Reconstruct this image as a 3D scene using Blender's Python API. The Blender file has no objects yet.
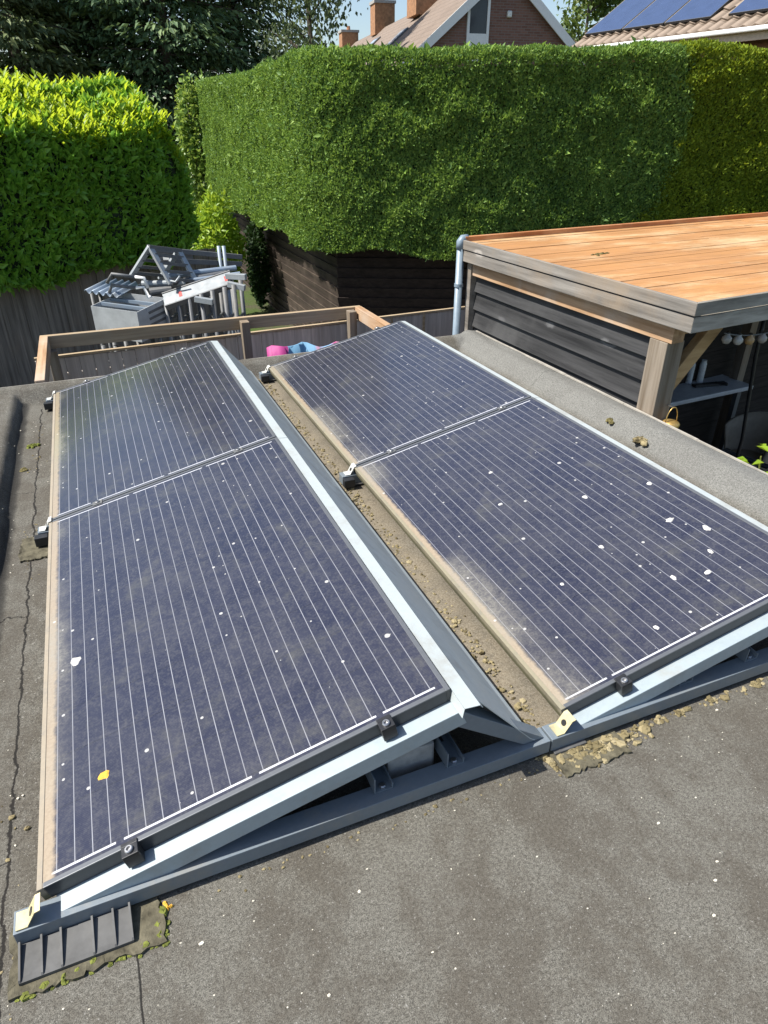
import bpy, bmesh, math, random
import numpy as np
from mathutils import Vector, Matrix, Euler

random.seed(4); rng = np.random.default_rng(7)
sc = bpy.context.scene
COL = sc.collection
R = math.radians
G = -1.75                       # garden ground below the roof surface (roof felt is z = 0)

# ------------------------------------------------------------------ camera frame
CAM = Vector((0.3588, -1.0459, 1.486)); YAW = -0.3934; PIT = 0.521; F = 671.4
ER = Vector((math.cos(YAW), math.sin(YAW), 0)); EF = Vector((-math.sin(YAW), math.cos(YAW), 0)); UP = Vector((0, 0, 1))
def P(r, f, z):                 # metres to the right of / ahead of the viewpoint, height
    v = CAM + ER * r + EF * f; return Vector((v.x, v.y, z))
def at(u, v, f):                # the point seen at (u, v) that stands f metres ahead
    b = (512 - v) / F; k = f / (math.cos(PIT) + b * math.sin(PIT))
    return P((u - 384) / F * k, f, CAM.z + k * (-math.sin(PIT) + b * math.cos(PIT)))

# ------------------------------------------------------------------ object helpers
def tag(o, label=None, cat=None, group=None, kind=None):
    if label: o['label'] = label
    if cat: o['category'] = cat
    if group: o['group'] = group
    if kind: o['kind'] = kind
    return o
def thing(name, label, cat, loc=(0, 0, 0), group=None, rot=None):
    o = bpy.data.objects.new(name, None); COL.objects.link(o)
    o.empty_display_size = .1; o.location = loc
    if rot: o.rotation_euler = rot
    return tag(o, label, cat, group)
def basis(o):
    return Matrix.LocRotScale(o.location, o.rotation_euler, o.scale)
def world_of(o):
    return basis(o) if o.parent is None else world_of(o.parent) @ o.matrix_parent_inverse @ basis(o)
def copy_tree(o, parent=None):
    c = o.copy(); COL.objects.link(c)
    if parent is not None: c.parent = parent
    for ch in [x for x in COL.objects if x.parent == o]: copy_tree(ch, c)
    return c
def link(name, me, m, parent=None, local=False, smooth=False, bevel=0):
    o = bpy.data.objects.new(name, me); COL.objects.link(o)
    if m is not None: me.materials.append(m)
    if parent is not None:
        o.parent = parent
        if not local:
            o.matrix_parent_inverse = world_of(parent).inverted()
    if smooth: me.polygons.foreach_set('use_smooth', [True] * len(me.polygons))
    if bevel:
        b = o.modifiers.new('bevel', 'BEVEL'); b.width = bevel; b.segments = 2; b.limit_method = 'ANGLE'
    return o

class MB:
    def __init__(s): s.v = []; s.f = []
    def add(s, vs, fs):
        n = len(s.v); s.v += [tuple(p) for p in vs]; s.f += [tuple(n + i for i in f) for f in fs]; return s
    def box(s, x0, x1, y0, y1, z0, z1):
        return s.add([(x0,y0,z0),(x1,y0,z0),(x1,y1,z0),(x0,y1,z0),(x0,y0,z1),(x1,y0,z1),(x1,y1,z1),(x0,y1,z1)],
                     [(3,2,1,0),(4,5,6,7),(0,1,5,4),(1,2,6,5),(2,3,7,6),(3,0,4,7)])
    def bar(s, p, q, w, h, up=UP):          # box along p-q; w across, h along up
        p = Vector(p); q = Vector(q); d = (q - p).normalized(); u = Vector(up)
        a = d.cross(u)
        if a.length < 1e-4: a = d.cross(Vector((1, 0, 0)))
        a.normalize(); u = a.cross(d).normalized(); a = a * w / 2; u = u * h / 2
        vs = [e + i * a + j * u for e in (p, q) for i, j in ((-1,-1),(1,-1),(1,1),(-1,1))]
        return s.add(vs, [(0,1,2,3),(7,6,5,4),(0,4,5,1),(1,5,6,2),(2,6,7,3),(3,7,4,0)])
    def tube(s, pts, r, n=10, closed=True):
        pts = [Vector(p) for p in pts]; rr = r if isinstance(r, (list, tuple)) else [r] * len(pts); vs = []; u = None
        for i, p in enumerate(pts):
            d = (pts[min(i+1, len(pts)-1)] - pts[max(i-1, 0)]).normalized()
            if u is None:
                u = d.cross(UP)
                if u.length < 1e-3: u = d.cross(Vector((1, 0, 0)))
            u = (u - d * u.dot(d)).normalized(); w = d.cross(u)
            vs += [p + rr[i] * (math.cos(2*math.pi*k/n) * u + math.sin(2*math.pi*k/n) * w) for k in range(n)]
        fs = [(i*n+k, i*n+(k+1)%n, (i+1)*n+(k+1)%n, (i+1)*n+k) for i in range(len(pts)-1) for k in range(n)]
        if closed: fs += [tuple(range(n-1, -1, -1)), tuple((len(pts)-1)*n + k for k in range(n))]
        return s.add(vs, fs)
    def cyl(s, p, q, r, n=16): return s.tube([p, q], r, n)
    def prism(s, poly, y0, y1):             # polygon in x,z pushed from y0 to y1
        n = len(poly); vs = [(x, y0, z) for x, z in poly] + [(x, y1, z) for x, z in poly]
        return s.add(vs, [tuple(range(n)), tuple(range(2*n-1, n-1, -1))] + [(i, n+i, n+(i+1)%n, (i+1)%n) for i in range(n)])
    def lathe(s, c, prof, n=16):            # prof: (radius, z) pairs about a vertical axis
        c = Vector(c); vs = [c + Vector((r*math.cos(2*math.pi*k/n), r*math.sin(2*math.pi*k/n), z)) for r, z in prof for k in range(n)]
        fs = [(i*n+k, i*n+(k+1)%n, (i+1)*n+(k+1)%n, (i+1)*n+k) for i in range(len(prof)-1) for k in range(n)]
        return s.add(vs, fs)
    def lump(s, c, rx, ry, rz, seed=0, n=7, m=5, amp=.3):
        rd = random.Random(seed); c = Vector(c); vs = []; fs = []
        for i in range(m+1):
            for k in range(n):
                th = math.pi*i/m; ph = 2*math.pi*k/n; q = 1 + amp*(rd.random()*2-1)
                vs.append(c + Vector((rx*q*math.sin(th)*math.cos(ph), ry*q*math.sin(th)*math.sin(ph), rz*q*math.cos(th))))
        fs = [(i*n+k, (i+1)*n+k, (i+1)*n+(k+1)%n, i*n+(k+1)%n) for i in range(m) for k in range(n)]
        return s.add(vs, fs)
    def build(s, name, m, parent=None, local=False, smooth=False, bevel=0):
        me = bpy.data.meshes.new(name); me.from_pydata(s.v, [], s.f); me.validate()
        bm = bmesh.new(); bm.from_mesh(me); bmesh.ops.recalc_face_normals(bm, faces=bm.faces); bm.to_mesh(me); bm.free()
        return link(name, me, m, parent, local, smooth, bevel)

def np_mesh(name, V, Fc):                   # V (n,3), Fc (m,k) index array
    me = bpy.data.meshes.new(name); k = Fc.shape[1]
    me.vertices.add(len(V)); me.vertices.foreach_set('co', np.ascontiguousarray(V, np.float32).ravel())
    me.loops.add(Fc.size); me.loops.foreach_set('vertex_index', np.ascontiguousarray(Fc, np.int32).ravel())
    me.polygons.add(len(Fc)); me.polygons.foreach_set('loop_start', np.arange(0, Fc.size, k, dtype=np.int32))
    me.update(calc_edges=True); return me

# ------------------------------------------------------------------ material helpers
class NT:
    def __init__(s, name, rough=.6, metal=0., spec=.5):
        s.m = bpy.data.materials.new(name); s.m.use_nodes = True; s.t = s.m.node_tree; s.n = s.t.nodes
        s.p = s.n['Principled BSDF']; s.p.inputs['Roughness'].default_value = rough
        s.p.inputs['Metallic'].default_value = metal; s.p.inputs['Specular IOR Level'].default_value = spec
        tc = s.n.new('ShaderNodeTexCoord'); s.co = tc.outputs['Object']
    def put(s, sock, v):
        if hasattr(v, 'is_linked') or isinstance(v, bpy.types.NodeSocket): s.t.links.new(v, sock)
        else: sock.default_value = (tuple(v) + (1,))[:4] if isinstance(v, (tuple, list)) and sock.type == 'RGBA' else v
    def math(s, op, a, b=0., c=None):
        n = s.n.new('ShaderNodeMath'); n.operation = op; s.put(n.inputs[0], a); s.put(n.inputs[1], b)
        if c is not None: s.put(n.inputs[2], c)
        return n.outputs[0]
    def scale(s, sx, sy, sz, off=(0, 0, 0)):
        n = s.n.new('ShaderNodeMapping'); s.t.links.new(s.co, n.inputs[0]); n.inputs['Scale'].default_value = (sx, sy, sz); n.inputs['Location'].default_value = off
        return n.outputs[0]
    def noise(s, sc_, det=4., rough=.6, co=None, out=0):
        n = s.n.new('ShaderNodeTexNoise'); s.t.links.new(co or s.co, n.inputs['Vector'])
        n.inputs['Scale'].default_value = sc_; n.inputs['Detail'].default_value = det; n.inputs['Roughness'].default_value = rough
        return n.outputs[out]
    def voro(s, sc_, co=None, feature='F1'):
        n = s.n.new('ShaderNodeTexVoronoi'); n.feature = feature; s.t.links.new(co or s.co, n.inputs['Vector']); n.inputs['Scale'].default_value = sc_
        return n
    def ramp(s, f, stops):
        n = s.n.new('ShaderNodeValToRGB'); s.put(n.inputs[0], f); e = n.color_ramp.elements
        while len(e) < len(stops): e.new(.5)
        for el, (p, c) in zip(e, stops): el.position = p; el.color = (tuple(c) + (1,))[:4] if isinstance(c, (tuple, list)) else (c, c, c, 1)
        return n.outputs[0]
    def sstep(s, f, a, b, lo=0., hi=1.):
        n = s.n.new('ShaderNodeMapRange'); n.interpolation_type = 'SMOOTHSTEP'; s.put(n.inputs[0], f)
        n.inputs[1].default_value = a; n.inputs[2].default_value = b; n.inputs[3].default_value = lo; n.inputs[4].default_value = hi
        return n.outputs[0]
    def mix(s, f, a, b, mode='MIX'):
        n = s.n.new('ShaderNodeMix'); n.data_type = 'RGBA'; n.blend_type = mode
        s.put(n.inputs[0], f); s.put(n.inputs[6], a); s.put(n.inputs[7], b); return n.outputs[2]
    def xyz(s, co=None):
        n = s.n.new('ShaderNodeSeparateXYZ'); s.t.links.new(co or s.co, n.inputs[0]); return n.outputs
    def bump(s, h, strength=.3, dist=.01):
        n = s.n.new('ShaderNodeBump'); s.put(n.inputs['Height'], h); n.inputs['Strength'].default_value = strength; n.inputs['Distance'].default_value = dist
        s.t.links.new(n.outputs[0], s.p.inputs['Normal'])
    def col(s, c): s.put(s.p.inputs['Base Color'], c); return s
    def rough(s, r): s.put(s.p.inputs['Roughness'], r); return s

def plain(name, c, rough=.6, metal=0., var=.12, sc_=18., spec=.5, bump=0.):
    t = NT(name, rough, metal, spec); n = t.noise(sc_, 5)
    lo = tuple(x*(1-var) for x in c); hi = tuple(min(1, x*(1+var)) for x in c)
    t.col(t.ramp(n, [(.3, lo), (.7, hi)])); t.rough(t.sstep(t.noise(sc_*2.3, 3), .3, .7, max(.05, rough-.08), min(1, rough+.08)))
    if bump: t.bump(n, bump, .01)
    return t.m

def wood(name, dark, light, axis=0, ring=34., rough=.75, stain=None, knots=0.):
    t = NT(name, rough, 0, .3); k = [ring, ring, ring]; k[axis] = ring*.045
    g = t.noise(1., 6, .65, t.scale(*k)); g2 = t.noise(.35, 3, .5, t.scale(*k, off=(3, 1, 7)))
    c = t.ramp(g, [(.32, dark), (.5, tuple((a+b)/2 for a, b in zip(dark, light))), (.7, light)])
    c = t.mix(t.sstep(g2, .4, .7, 0, .45), c, tuple(x*.55 for x in dark))
    if knots:
        kk = [7., 7., 7.]; kk[axis] = 2.6; v = t.voro(1., t.scale(*kk)); vc = t.xyz(v.outputs['Color'])
        d = t.math('ADD', v.outputs['Distance'], t.math('MULTIPLY', t.noise(30, 3), .12))
        ring_ = t.math('MULTIPLY', t.sstep(t.math('ABSOLUTE', t.math('SUBTRACT', d, .2)), .0, .09, 1, 0), t.math('GREATER_THAN', vc[0], .45))
        c = t.mix(t.math('MULTIPLY', ring_, knots), c, tuple(min(1, x*1.9) for x in light))
    if stain: c = t.mix(t.sstep(t.noise(1.7, 5), .45, .75, 0, .8), c, stain)
    t.col(c); t.bump(g, .25, .006); return t.m

def leaf_mat(name, cols, trans, tw=.35, rough=.5, spec=.4):
    """cols: colour stops picked per leaf"""
    t = NT(name, rough, 0, spec); g = t.n.new('ShaderNodeNewGeometry')
    big = t.noise(1.6, 4, .65, t.scale(1.2, 1.2, .55))
    r = t.math('ADD', t.math('MULTIPLY', g.outputs['Random Per Island'], .62), t.math('MULTIPLY', t.math('SUBTRACT', big, .2), .62))
    k = len(cols); c = t.ramp(r, [(.1 + .8*i/(k-1), q) for i, q in enumerate(cols)]); t.col(c)
    tr = t.n.new('ShaderNodeBsdfTranslucent'); t.put(tr.inputs[0], t.mix(.6, c, trans))
    mx = t.n.new('ShaderNodeMixShader'); mx.inputs[0].default_value = tw
    t.t.links.new(t.p.outputs[0], mx.inputs[1]); t.t.links.new(tr.outputs[0], mx.inputs[2])
    t.t.links.new(mx.outputs[0], t.n['Material Output'].inputs[0]); return t.m

# ------------------------------------------------------------------ materials
def roof_material():
    t = NT('bitumen roof felt', .9, 0, .25); x, y, z = t.xyz()
    base = t.noise(2.6, 8, .72, t.scale(1.6, .8, 1)); mid = t.noise(14., 6, .75)
    gran = t.sstep(t.math('ADD', t.math('MULTIPLY', t.noise(420., 2, .8), .6), t.math('MULTIPLY', t.noise(130., 3, .8), .4)), .38, .62); gr2 = t.noise(150., 3, .8)
    light = t.mix(gran, (.052, .049, .041), (.205, .196, .168)); dirt = t.mix(gran, (.054, .048, .039), (.125, .114, .093))
    f = t.sstep(t.math('ADD', base, t.math('MULTIPLY', t.math('SUBTRACT', mid, .5), .7)), .36, .66)
    c = t.mix(f, dirt, light)
    c = t.mix(t.sstep(gr2, .60, .70, 0, .6), c, (.44, .43, .40)); c = t.mix(t.sstep(t.noise(120., 2, .8, t.scale(1, 1, 1, (5, 5, 0))), .62, .70, 0, .6), c, (.03, .028, .025))
    # dark worn band streaks and ochre dirt
    c = t.mix(t.sstep(t.noise(2.4, 5, .6, t.scale(1, .5, 1, (4, 2, 0))), .56, .74, 0, .25), c, t.mix(gran, (.06, .052, .042), (.12, .106, .086)))
    # washed dirt lying in the channel between the rows
    wob = t.math('MULTIPLY', t.math('SUBTRACT', t.noise(7., 5, .7), .5), .16)
    ch = t.math('ABSOLUTE', t.math('SUBTRACT', t.math('ADD', x, wob), 1.27))
    chy = t.math('MULTIPLY', t.math('GREATER_THAN', y, -.02), t.math('LESS_THAN', y, 3.35))
    c = t.mix(t.math('MULTIPLY', t.math('MULTIPLY', t.sstep(ch, .03, .16, 1, 0), chy), t.sstep(mid, .3, .6, .35, .95)), c, t.mix(gran, (.14, .115, .08), (.29, .25, .185)))
    for x0, y0, y1 in ((-.178, -3., 3.40),):       # dark line along the left upstand foot, its shade painted into the felt
        d = t.math('ABSOLUTE', t.math('SUBTRACT', t.math('ADD', x, t.math('MULTIPLY', wob, .25)), x0))
        c = t.mix(t.math('MULTIPLY', t.sstep(d, .006, .03, .7, 0), t.math('LESS_THAN', y, y1)), c, (.012, .012, .012))
    c = t.mix(t.math('MULTIPLY', t.sstep(x, 2.80, 2.86, 0, .6), 1.), c, t.mix(gran, (.10, .103, .098), (.27, .275, .265)))  # paler grey felt over the right upstand
    # cracks / lap seams
    wig = t.math('MULTIPLY', t.math('SUBTRACT', t.noise(10., 6, .7), .5), .05)
    wig2 = t.math('MULTIPLY', t.math('SUBTRACT', t.noise(4., 5, .7, t.scale(1, 1, 1, (9, 3, 1))), .5), .16)
    cr = None
    def crack(coord, pos, w, w2, lo, hi, other):
        nonlocal cr
        d = t.math('ABSOLUTE', t.math('SUBTRACT', t.math('ADD', coord, w2), pos))
        k = t.math('MULTIPLY', t.sstep(d, w*.4, w, 1, 0), t.math('MULTIPLY', t.math('GREATER_THAN', other, lo), t.math('LESS_THAN', other, hi)))
        cr = k if cr is None else t.math('MAXIMUM', cr, k)
    crack(x, -.085, .005, wig, -3., 3.3, y); crack(x, .175, .003, t.math('MULTIPLY', wig, .3), -3., -.13, y)
    crack(y, 1.15, .005, wig2, -.3, -.08, x); crack(y, 2.15, .003, wig2, -.3, -.08, x); crack(y, .15, .003, wig2, -.3, -.08, x)
    crack(y, 2.45, .002, wig2, 2.85, 3.06, x)
    c = t.mix(t.math('MULTIPLY', cr, .92), c, (.012, .011, .01)); t.col(c)
    h = t.math('ADD', t.math('MULTIPLY', gran, .5), t.math('ADD', mid, t.math('MULTIPLY', cr, -2.)))
    t.bump(h, .35, .005); return t.m

PW, PL, PT = .99, 1.65, .041        # module width, length, frame depth
def glass_material(name, band, patch, haze):
    t = NT(name, .2, 0, .5); x, y, z = t.xyz()
    n1 = t.noise(3.5, 6, .7); n2 = t.noise(26., 5, .75); n3 = t.noise(140., 3, .7)
    cell = t.mix(t.noise(7., 4, .7), (.008, .010, .027), (.017, .020, .046))
    # cell rows: faint gaps between cells
    fy = t.math('FRACT', t.math('MULTIPLY', t.math('SUBTRACT', y, .03), 1/.159)); gap = t.sstep(t.math('ABSOLUTE', t.math('SUBTRACT', fy, .5)), .482, .496, 0, .5)
    cell = t.mix(gap, cell, (.007, .008, .014))
    fi = t.math('FRACT', t.math('MULTIPLY', y, 200.)); cell = t.mix(t.sstep(t.math('ABSOLUTE', t.math('SUBTRACT', fi, .5)), .3, .5, 0, .16), cell, (.12, .12, .15))
    u = t.math('MULTIPLY', t.math('SUBTRACT', x, .022), 1/.039417); d = t.math('MULTIPLY', t.math('ABSOLUTE', t.math('SUBTRACT', t.math('FRACT', u), .5)), .039417)
    ins = t.math('MULTIPLY', t.math('MULTIPLY', t.math('GREATER_THAN', y, .026), t.math('LESS_THAN', y, PL-.026)), t.math('MULTIPLY', t.math('GREATER_THAN', x, .024), t.math('LESS_THAN', x, PW-.024)))
    bus = t.math('MULTIPLY', t.sstep(d, .0006, .0014, 1, 0), ins)
    rib = None                      # collecting ribbons at both ends, broken between strings
    for yy, cuts in ((.0245, (1/6, .5, 5/6)), (PL-.0245, (1/3, 2/3))):
        k = t.math('LESS_THAN', t.math('ABSOLUTE', t.math('SUBTRACT', y, yy)), .0028)
        k = t.math('MULTIPLY', k, t.math('LESS_THAN', t.math('ABSOLUTE', t.math('SUBTRACT', x, PW/2)), PW/2-.03))
        for q in cuts: k = t.math('MULTIPLY', k, t.math('GREATER_THAN', t.math('ABSOLUTE', t.math('SUBTRACT', x, .022+.946*q)), .009))
        rib = k if rib is None else t.math('MAXIMUM', rib, k)
    c = t.mix(t.math('MAXIMUM', t.math('MULTIPLY', bus, t.sstep(n1, .3, .7, .52, .34)), rib), cell, (.58, .59, .63))
    # dust film
    dust = t.math('MULTIPLY', t.sstep(t.math('ADD', n1, t.math('MULTIPLY', n2, .35)), .45, .95, .25, 1.), haze)
    c = t.mix(dust, c, (.24, .225, .19)); c = t.mix(t.sstep(t.math('ADD', t.math('MULTIPLY', n3, .55), t.math('MULTIPLY', n2, .45)), .44, .64, 0, .20), c, (.165, .162, .150)); c = t.mix(t.sstep(t.noise(5., 5, .7, t.scale(1, 1, 1, (7, 7, 0))), .52, .72, 0, .22), c, (.17, .165, .12))
    streak = t.noise(1., 5, .7, t.scale(1.2, 22, 1)); c = t.mix(t.sstep(streak, .58, .8, 0, .10), c, (.35, .33, .30))
    # dirt washed to the low edge
    w = t.math('ADD', x, t.math('MULTIPLY', t.math('SUBTRACT', n2, .5), .03))
    tan = t.mix(n3, (.24, .185, .12), (.42, .345, .25))
    c = t.mix(t.sstep(w, band*.7, band*1.1, .96, 0), c, tan)
    along = t.sstep(t.noise(1.4, 3, .5, t.scale(.3, 1, 1, (patch*7, 0, 0))), .40, .56)
    w2 = t.math('ADD', x, t.math('MULTIPLY', t.math('SUBTRACT', n1, .5), .12))
    pm = t.math('MULTIPLY', t.math('MULTIPLY', t.sstep(w2, band*.9, band+patch, 1, 0), along), t.sstep(t.math('ADD', t.math('MULTIPLY', n2, .6), t.math('MULTIPLY', n3, .4)), .30, .66, .25, .85))
    c = t.mix(t.math('MULTIPLY', pm, .8), c, (.29, .272, .225))
    # droppings and specks
    for scl, thr, rad, off in ((15., .80, .13, 0.), (34., .86, .20, 3.), (6.5, .80, .075, 8.)):
        v = t.voro(scl, t.scale(1, 1, .0, (off, off*.7 + patch*9, 0))); vc = t.xyz(v.outputs['Color'])
        rr = t.math('MULTIPLY', vc[1], rad); dd = t.math('ADD', v.outputs['Distance'], t.math('MULTIPLY', t.math('SUBTRACT', n2, .5), .10))
        sp = t.math('MULTIPLY', t.math('LESS_THAN', dd, rr), t.math('GREATER_THAN', vc[0], thr))
        c = t.mix(t.math('MULTIPLY', sp, .7), c, (.55, .54, .51))
    t.col(c); t.rough(t.math('ADD', .20, t.math('MULTIPLY', dust, .5)))
    t.p.inputs['Coat Weight'].default_value = .45; t.p.inputs['Coat Roughness'].default_value = .10
    return t.m

def frame_material(name, dirt):
    t = NT(name, .42, .3, .5); x, y, z = t.xyz(); n = t.noise(60., 5, .75); n2 = t.noise(9., 4, .7)
    c = t.mix(n, (.022, .024, .028), (.045, .048, .054))
    f = t.math('MULTIPLY', t.sstep(x, .012, .016, 1, 0), t.sstep(t.math('ADD', n2, t.math('MULTIPLY', n, .4)), .40, .75, .55, 1))
    c = t.mix(t.sstep(z, -.0045, -.0015), c, t.mix(n, (.105, .112, .122), (.15, .158, .17))); dirt_low = tuple(q*k for q, k in zip(dirt, (.45, .48, .35)))  # sunlit top lip and shaded sides put into the frame colour
    c = t.mix(f, c, t.mix(t.sstep(t.math('ADD', z, t.math('MULTIPLY', n, .01)), -.026, -.008), dirt_low, t.mix(n, dirt, tuple(min(1, q*1.4) for q in dirt)))); t.col(c)
    t.put(t.p.inputs['Metallic'], t.math('SUBTRACT', .3, t.math('MULTIPLY', f, .28))); t.rough(t.math('ADD', .4, t.math('MULTIPLY', f, .4))); return t.m

def galv(name, c, rough=.42, metal=.75):
    t = NT(name, rough, metal, .5); n = t.noise(55., 4, .7); n2 = t.noise(5., 5, .7)
    q = t.mix(n, tuple(k*.85 for k in c), tuple(min(1, k*1.12) for k in c)); q = t.mix(t.sstep(t.math('ADD', n2, t.math('MULTIPLY', t.math('SUBTRACT', n, .5), .25)), .47, .75, 0, .5), q, (.27, .245, .20))
    t.col(q); t.rough(t.sstep(n2, .3, .7, rough-.1, rough+.14)); return t.m

def brick_mat(name, c1, c2, mortar, scale_=1., rot=None):
    t = NT(name, .85, 0, .3); b = t.n.new('ShaderNodeTexBrick'); mp = t.n.new('ShaderNodeMapping'); t.t.links.new(t.co, mp.inputs[0])
    mp.inputs['Rotation'].default_value = rot or (R(90), 0, 0); t.t.links.new(mp.outputs[0], b.inputs['Vector'])
    for k, q in zip(('Color1', 'Color2', 'Mortar'), (c1, c2, mortar)): b.inputs[k].default_value = q + (1,)
    b.inputs['Scale'].default_value = scale_; b.inputs['Mortar Size'].default_value = .012; b.inputs['Brick Width'].default_value = .22; b.inputs['Row Height'].default_value = .066
    t.col(t.mix(t.sstep(t.noise(1.5, 5), .3, .8, 0, .3), b.outputs['Color'], tuple(k*.6 for k in c1))); return t.m

M = {}
M['roof'] = roof_material()
M['glassA'] = glass_material('dusty solar glass', .040, .06, .12); M['glassB'] = glass_material('solar glass with washed dirt', .036, .12, .13)
M['frameA'] = frame_material('dark anodised frame, tan low edge', (.24, .205, .155)); M['frameB'] = frame_material('dark anodised frame, mossy low edge', (.20, .18, .125))
M['galv'] = galv('zinc coated steel', (.36, .425, .455), .5, .2); M['galv_bright'] = galv('bright folded sheet', (.50, .55, .55), .45, .2)
M['galv_dark'] = galv('blue grey steel', (.18, .215, .245), .5, .2)
M['zinc_yellow'] = plain('yellowed zinc bracket', (.62, .55, .33), .45, .4, .2, 40); M['bolt'] = plain('steel bolt', (.42, .42, .42), .35, .9)
M['white_metal'] = plain('pale plated bracket', (.66, .66, .62), .4, .3)
M['black_plastic'] = plain('black plastic', (.018, .019, .021), .5, 0, .3, 25); M['rubber'] = plain('dusty black rubber', (.085, .085, .083), .6, 0, .35, 14)
M['black_clamp'] = plain('black clamp', (.032, .033, .036), .4, .4)
M['moss'] = leaf_mat('dry moss and grit', [(.07, .055, .03), (.17, .14, .075), (.30, .25, .14), (.36, .31, .20)], (.2, .17, .08), .04, .95, .1); M['moss_dark'] = plain('dark moss', (.14, .12, .05), .95, 0, .5, 40, .2, .8)
M['moss_green'] = plain('green moss', (.16, .18, .04), .95, 0, .4, 60, .2, .8)
M['felt_patch'] = plain('mossy felt patch', (.105, .095, .065), .95, 0, .5, 30, .2, .9)
M['chip'] = plain('pale chips', (.62, .58, .48), .8, 0, .2); M['lichen'] = plain('yellow lichen', (.62, .36, .04), .8, 0, .25, 90); M['dropping'] = plain('bird dropping', (.50, .49, .46), .75, 0, .45, 150)
M['concrete'] = plain('grey concrete', (.34, .33, .31), .85, 0, .25, 22, .3, .4); M['cable'] = plain('black cable', (.015, .015, .015), .5)
M['deck'] = wood('orange stained decking', (.36, .125, .042), (.66, .30, .115), 0, 30., .55, (.62, .39, .22))
M['grey_wood'] = wood('weathered grey timber', (.11, .10, .088), (.29, .268, .24), 1, 26., .8, (.28, .215, .15), .5); M['grey_wood_x'] = wood('weathered grey timber end', (.18, .165, .14), (.46, .43, .375), 0, 26., .8, (.34, .28, .20), .5)
M['warm_wood'] = wood('warm beam timber', (.30, .17, .085), (.55, .38, .24), 1, 30., .75, (.45, .40, .34)); M['brace_wood'] = wood('tan brace timber', (.34, .20, .085), (.56, .38, .20), 0, 30., .7)
M['post_wood'] = wood('grey brown post timber', (.15, .115, .08), (.33, .285, .23), 2, 26., .8, (.24, .165, .095))
M['black_wood'] = wood('black stained boards', (.014, .014, .015), (.060, .060, .061), 1, 26., .62, (.08, .08, .08), .9)
M['black_wood_x'] = wood('black fence boards', (.018, .014, .012), (.05, .04, .034), 0, 40., .8)
M['brown_fence'] = wood('dark brown fence planks', (.026, .019, .014), (.085, .062, .046), 1, 30., .85, (.11, .084, .064)); M['brown_fence_shaded'] = wood('dark brown fence planks across', (.02, .014, .011), (.05, .036, .028), 0, 30., .85)  # front run gets a darker copy, the hedge's shade put into its colour
M['old_board'] = wood('old vertical fence boards', (.14, .118, .10), (.36, .31, .265), 2, 34., .9, (.28, .22, .17)); M['grey_board'] = wood('silver grey boards', (.42, .365, .31), (.70, .63, .55), 2, 40., .9, (.48, .42, .36))
M['frame_wood'] = wood('light frame timber', (.27, .19, .11), (.50, .385, .25), 0, 34., .75, (.33, .27, .19)); M['cap_wood'] = wood('fence cap', (.30, .22, .13), (.52, .41, .27), 0, 34., .8)
M['alu'] = galv('scaffold aluminium', (.36, .39, .41), .45, .35); M['alu_dull'] = galv('dull aluminium', (.13, .135, .14), .55, .2); M['alu_blue'] = galv('blue grey painted tube', (.24, .30, .37), .5, .3)
M['sticker'] = plain('red sticker', (.55, .05, .04), .5); M['white'] = plain('white paint', (.78, .78, .76), .5, 0, .05); M['trough'] = plain('grey trough sheet', (.42, .44, .45), .55, .2, .15, 9)
M['pvc'] = plain('grey blue pvc', (.19, .245, .295), .4, 0, .1, 20); M['trim'] = plain('pale roof trim', (.40, .375, .33), .6, .1, .25, 12)
M['render_wall'] = brick_mat('shed brick', (.20, .10, .07), (.25, .13, .09), (.3, .28, .25))

# ------------------------------------------------------------------ sky, sun, camera
SUN = Vector((-.72, .112, 1.0)).normalized()
w = bpy.data.worlds.new("World"); sc.world = w; w.use_nodes = True; nt = w.node_tree
sky = nt.nodes.new('ShaderNodeTexSky'); sky.sky_type = 'NISHITA'; sky.sun_disc = False
sky.sun_elevation = math.asin(SUN.z); sky.sun_rotation = math.atan2(SUN.x, SUN.y); sky.dust_density = 1.2; sky.air_density = 1.0
nt.links.new(sky.outputs[0], nt.nodes['Background'].inputs[0]); nt.nodes['Background'].inputs[1].default_value = .10
sl = bpy.data.lights.new('sun', 'SUN'); sl.energy = 4.9; sl.angle = R(.53); sl.color = (1, .955, .88)
so = bpy.data.objects.new('sun', sl); COL.objects.link(so); so.rotation_euler = SUN.to_track_quat('Z', 'Y').to_euler(); so.location = (-20, 3, 25)
cd = bpy.data.cameras.new('camera'); co = bpy.data.objects.new('camera', cd); COL.objects.link(co); sc.camera = co
cd.sensor_fit = 'VERTICAL'; cd.sensor_height = 36; cd.lens = F/1024*36; cd.clip_start = .02; cd.clip_end = 2000
co.location = CAM; co.rotation_euler = Euler((math.pi/2 - PIT, 0, YAW), 'XYZ')
vs = sc.view_settings; vs.view_transform = 'Standard'; vs.look = 'None'; vs.gamma = 1; vs.use_curve_mapping = False; vs.exposure = .74

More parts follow.
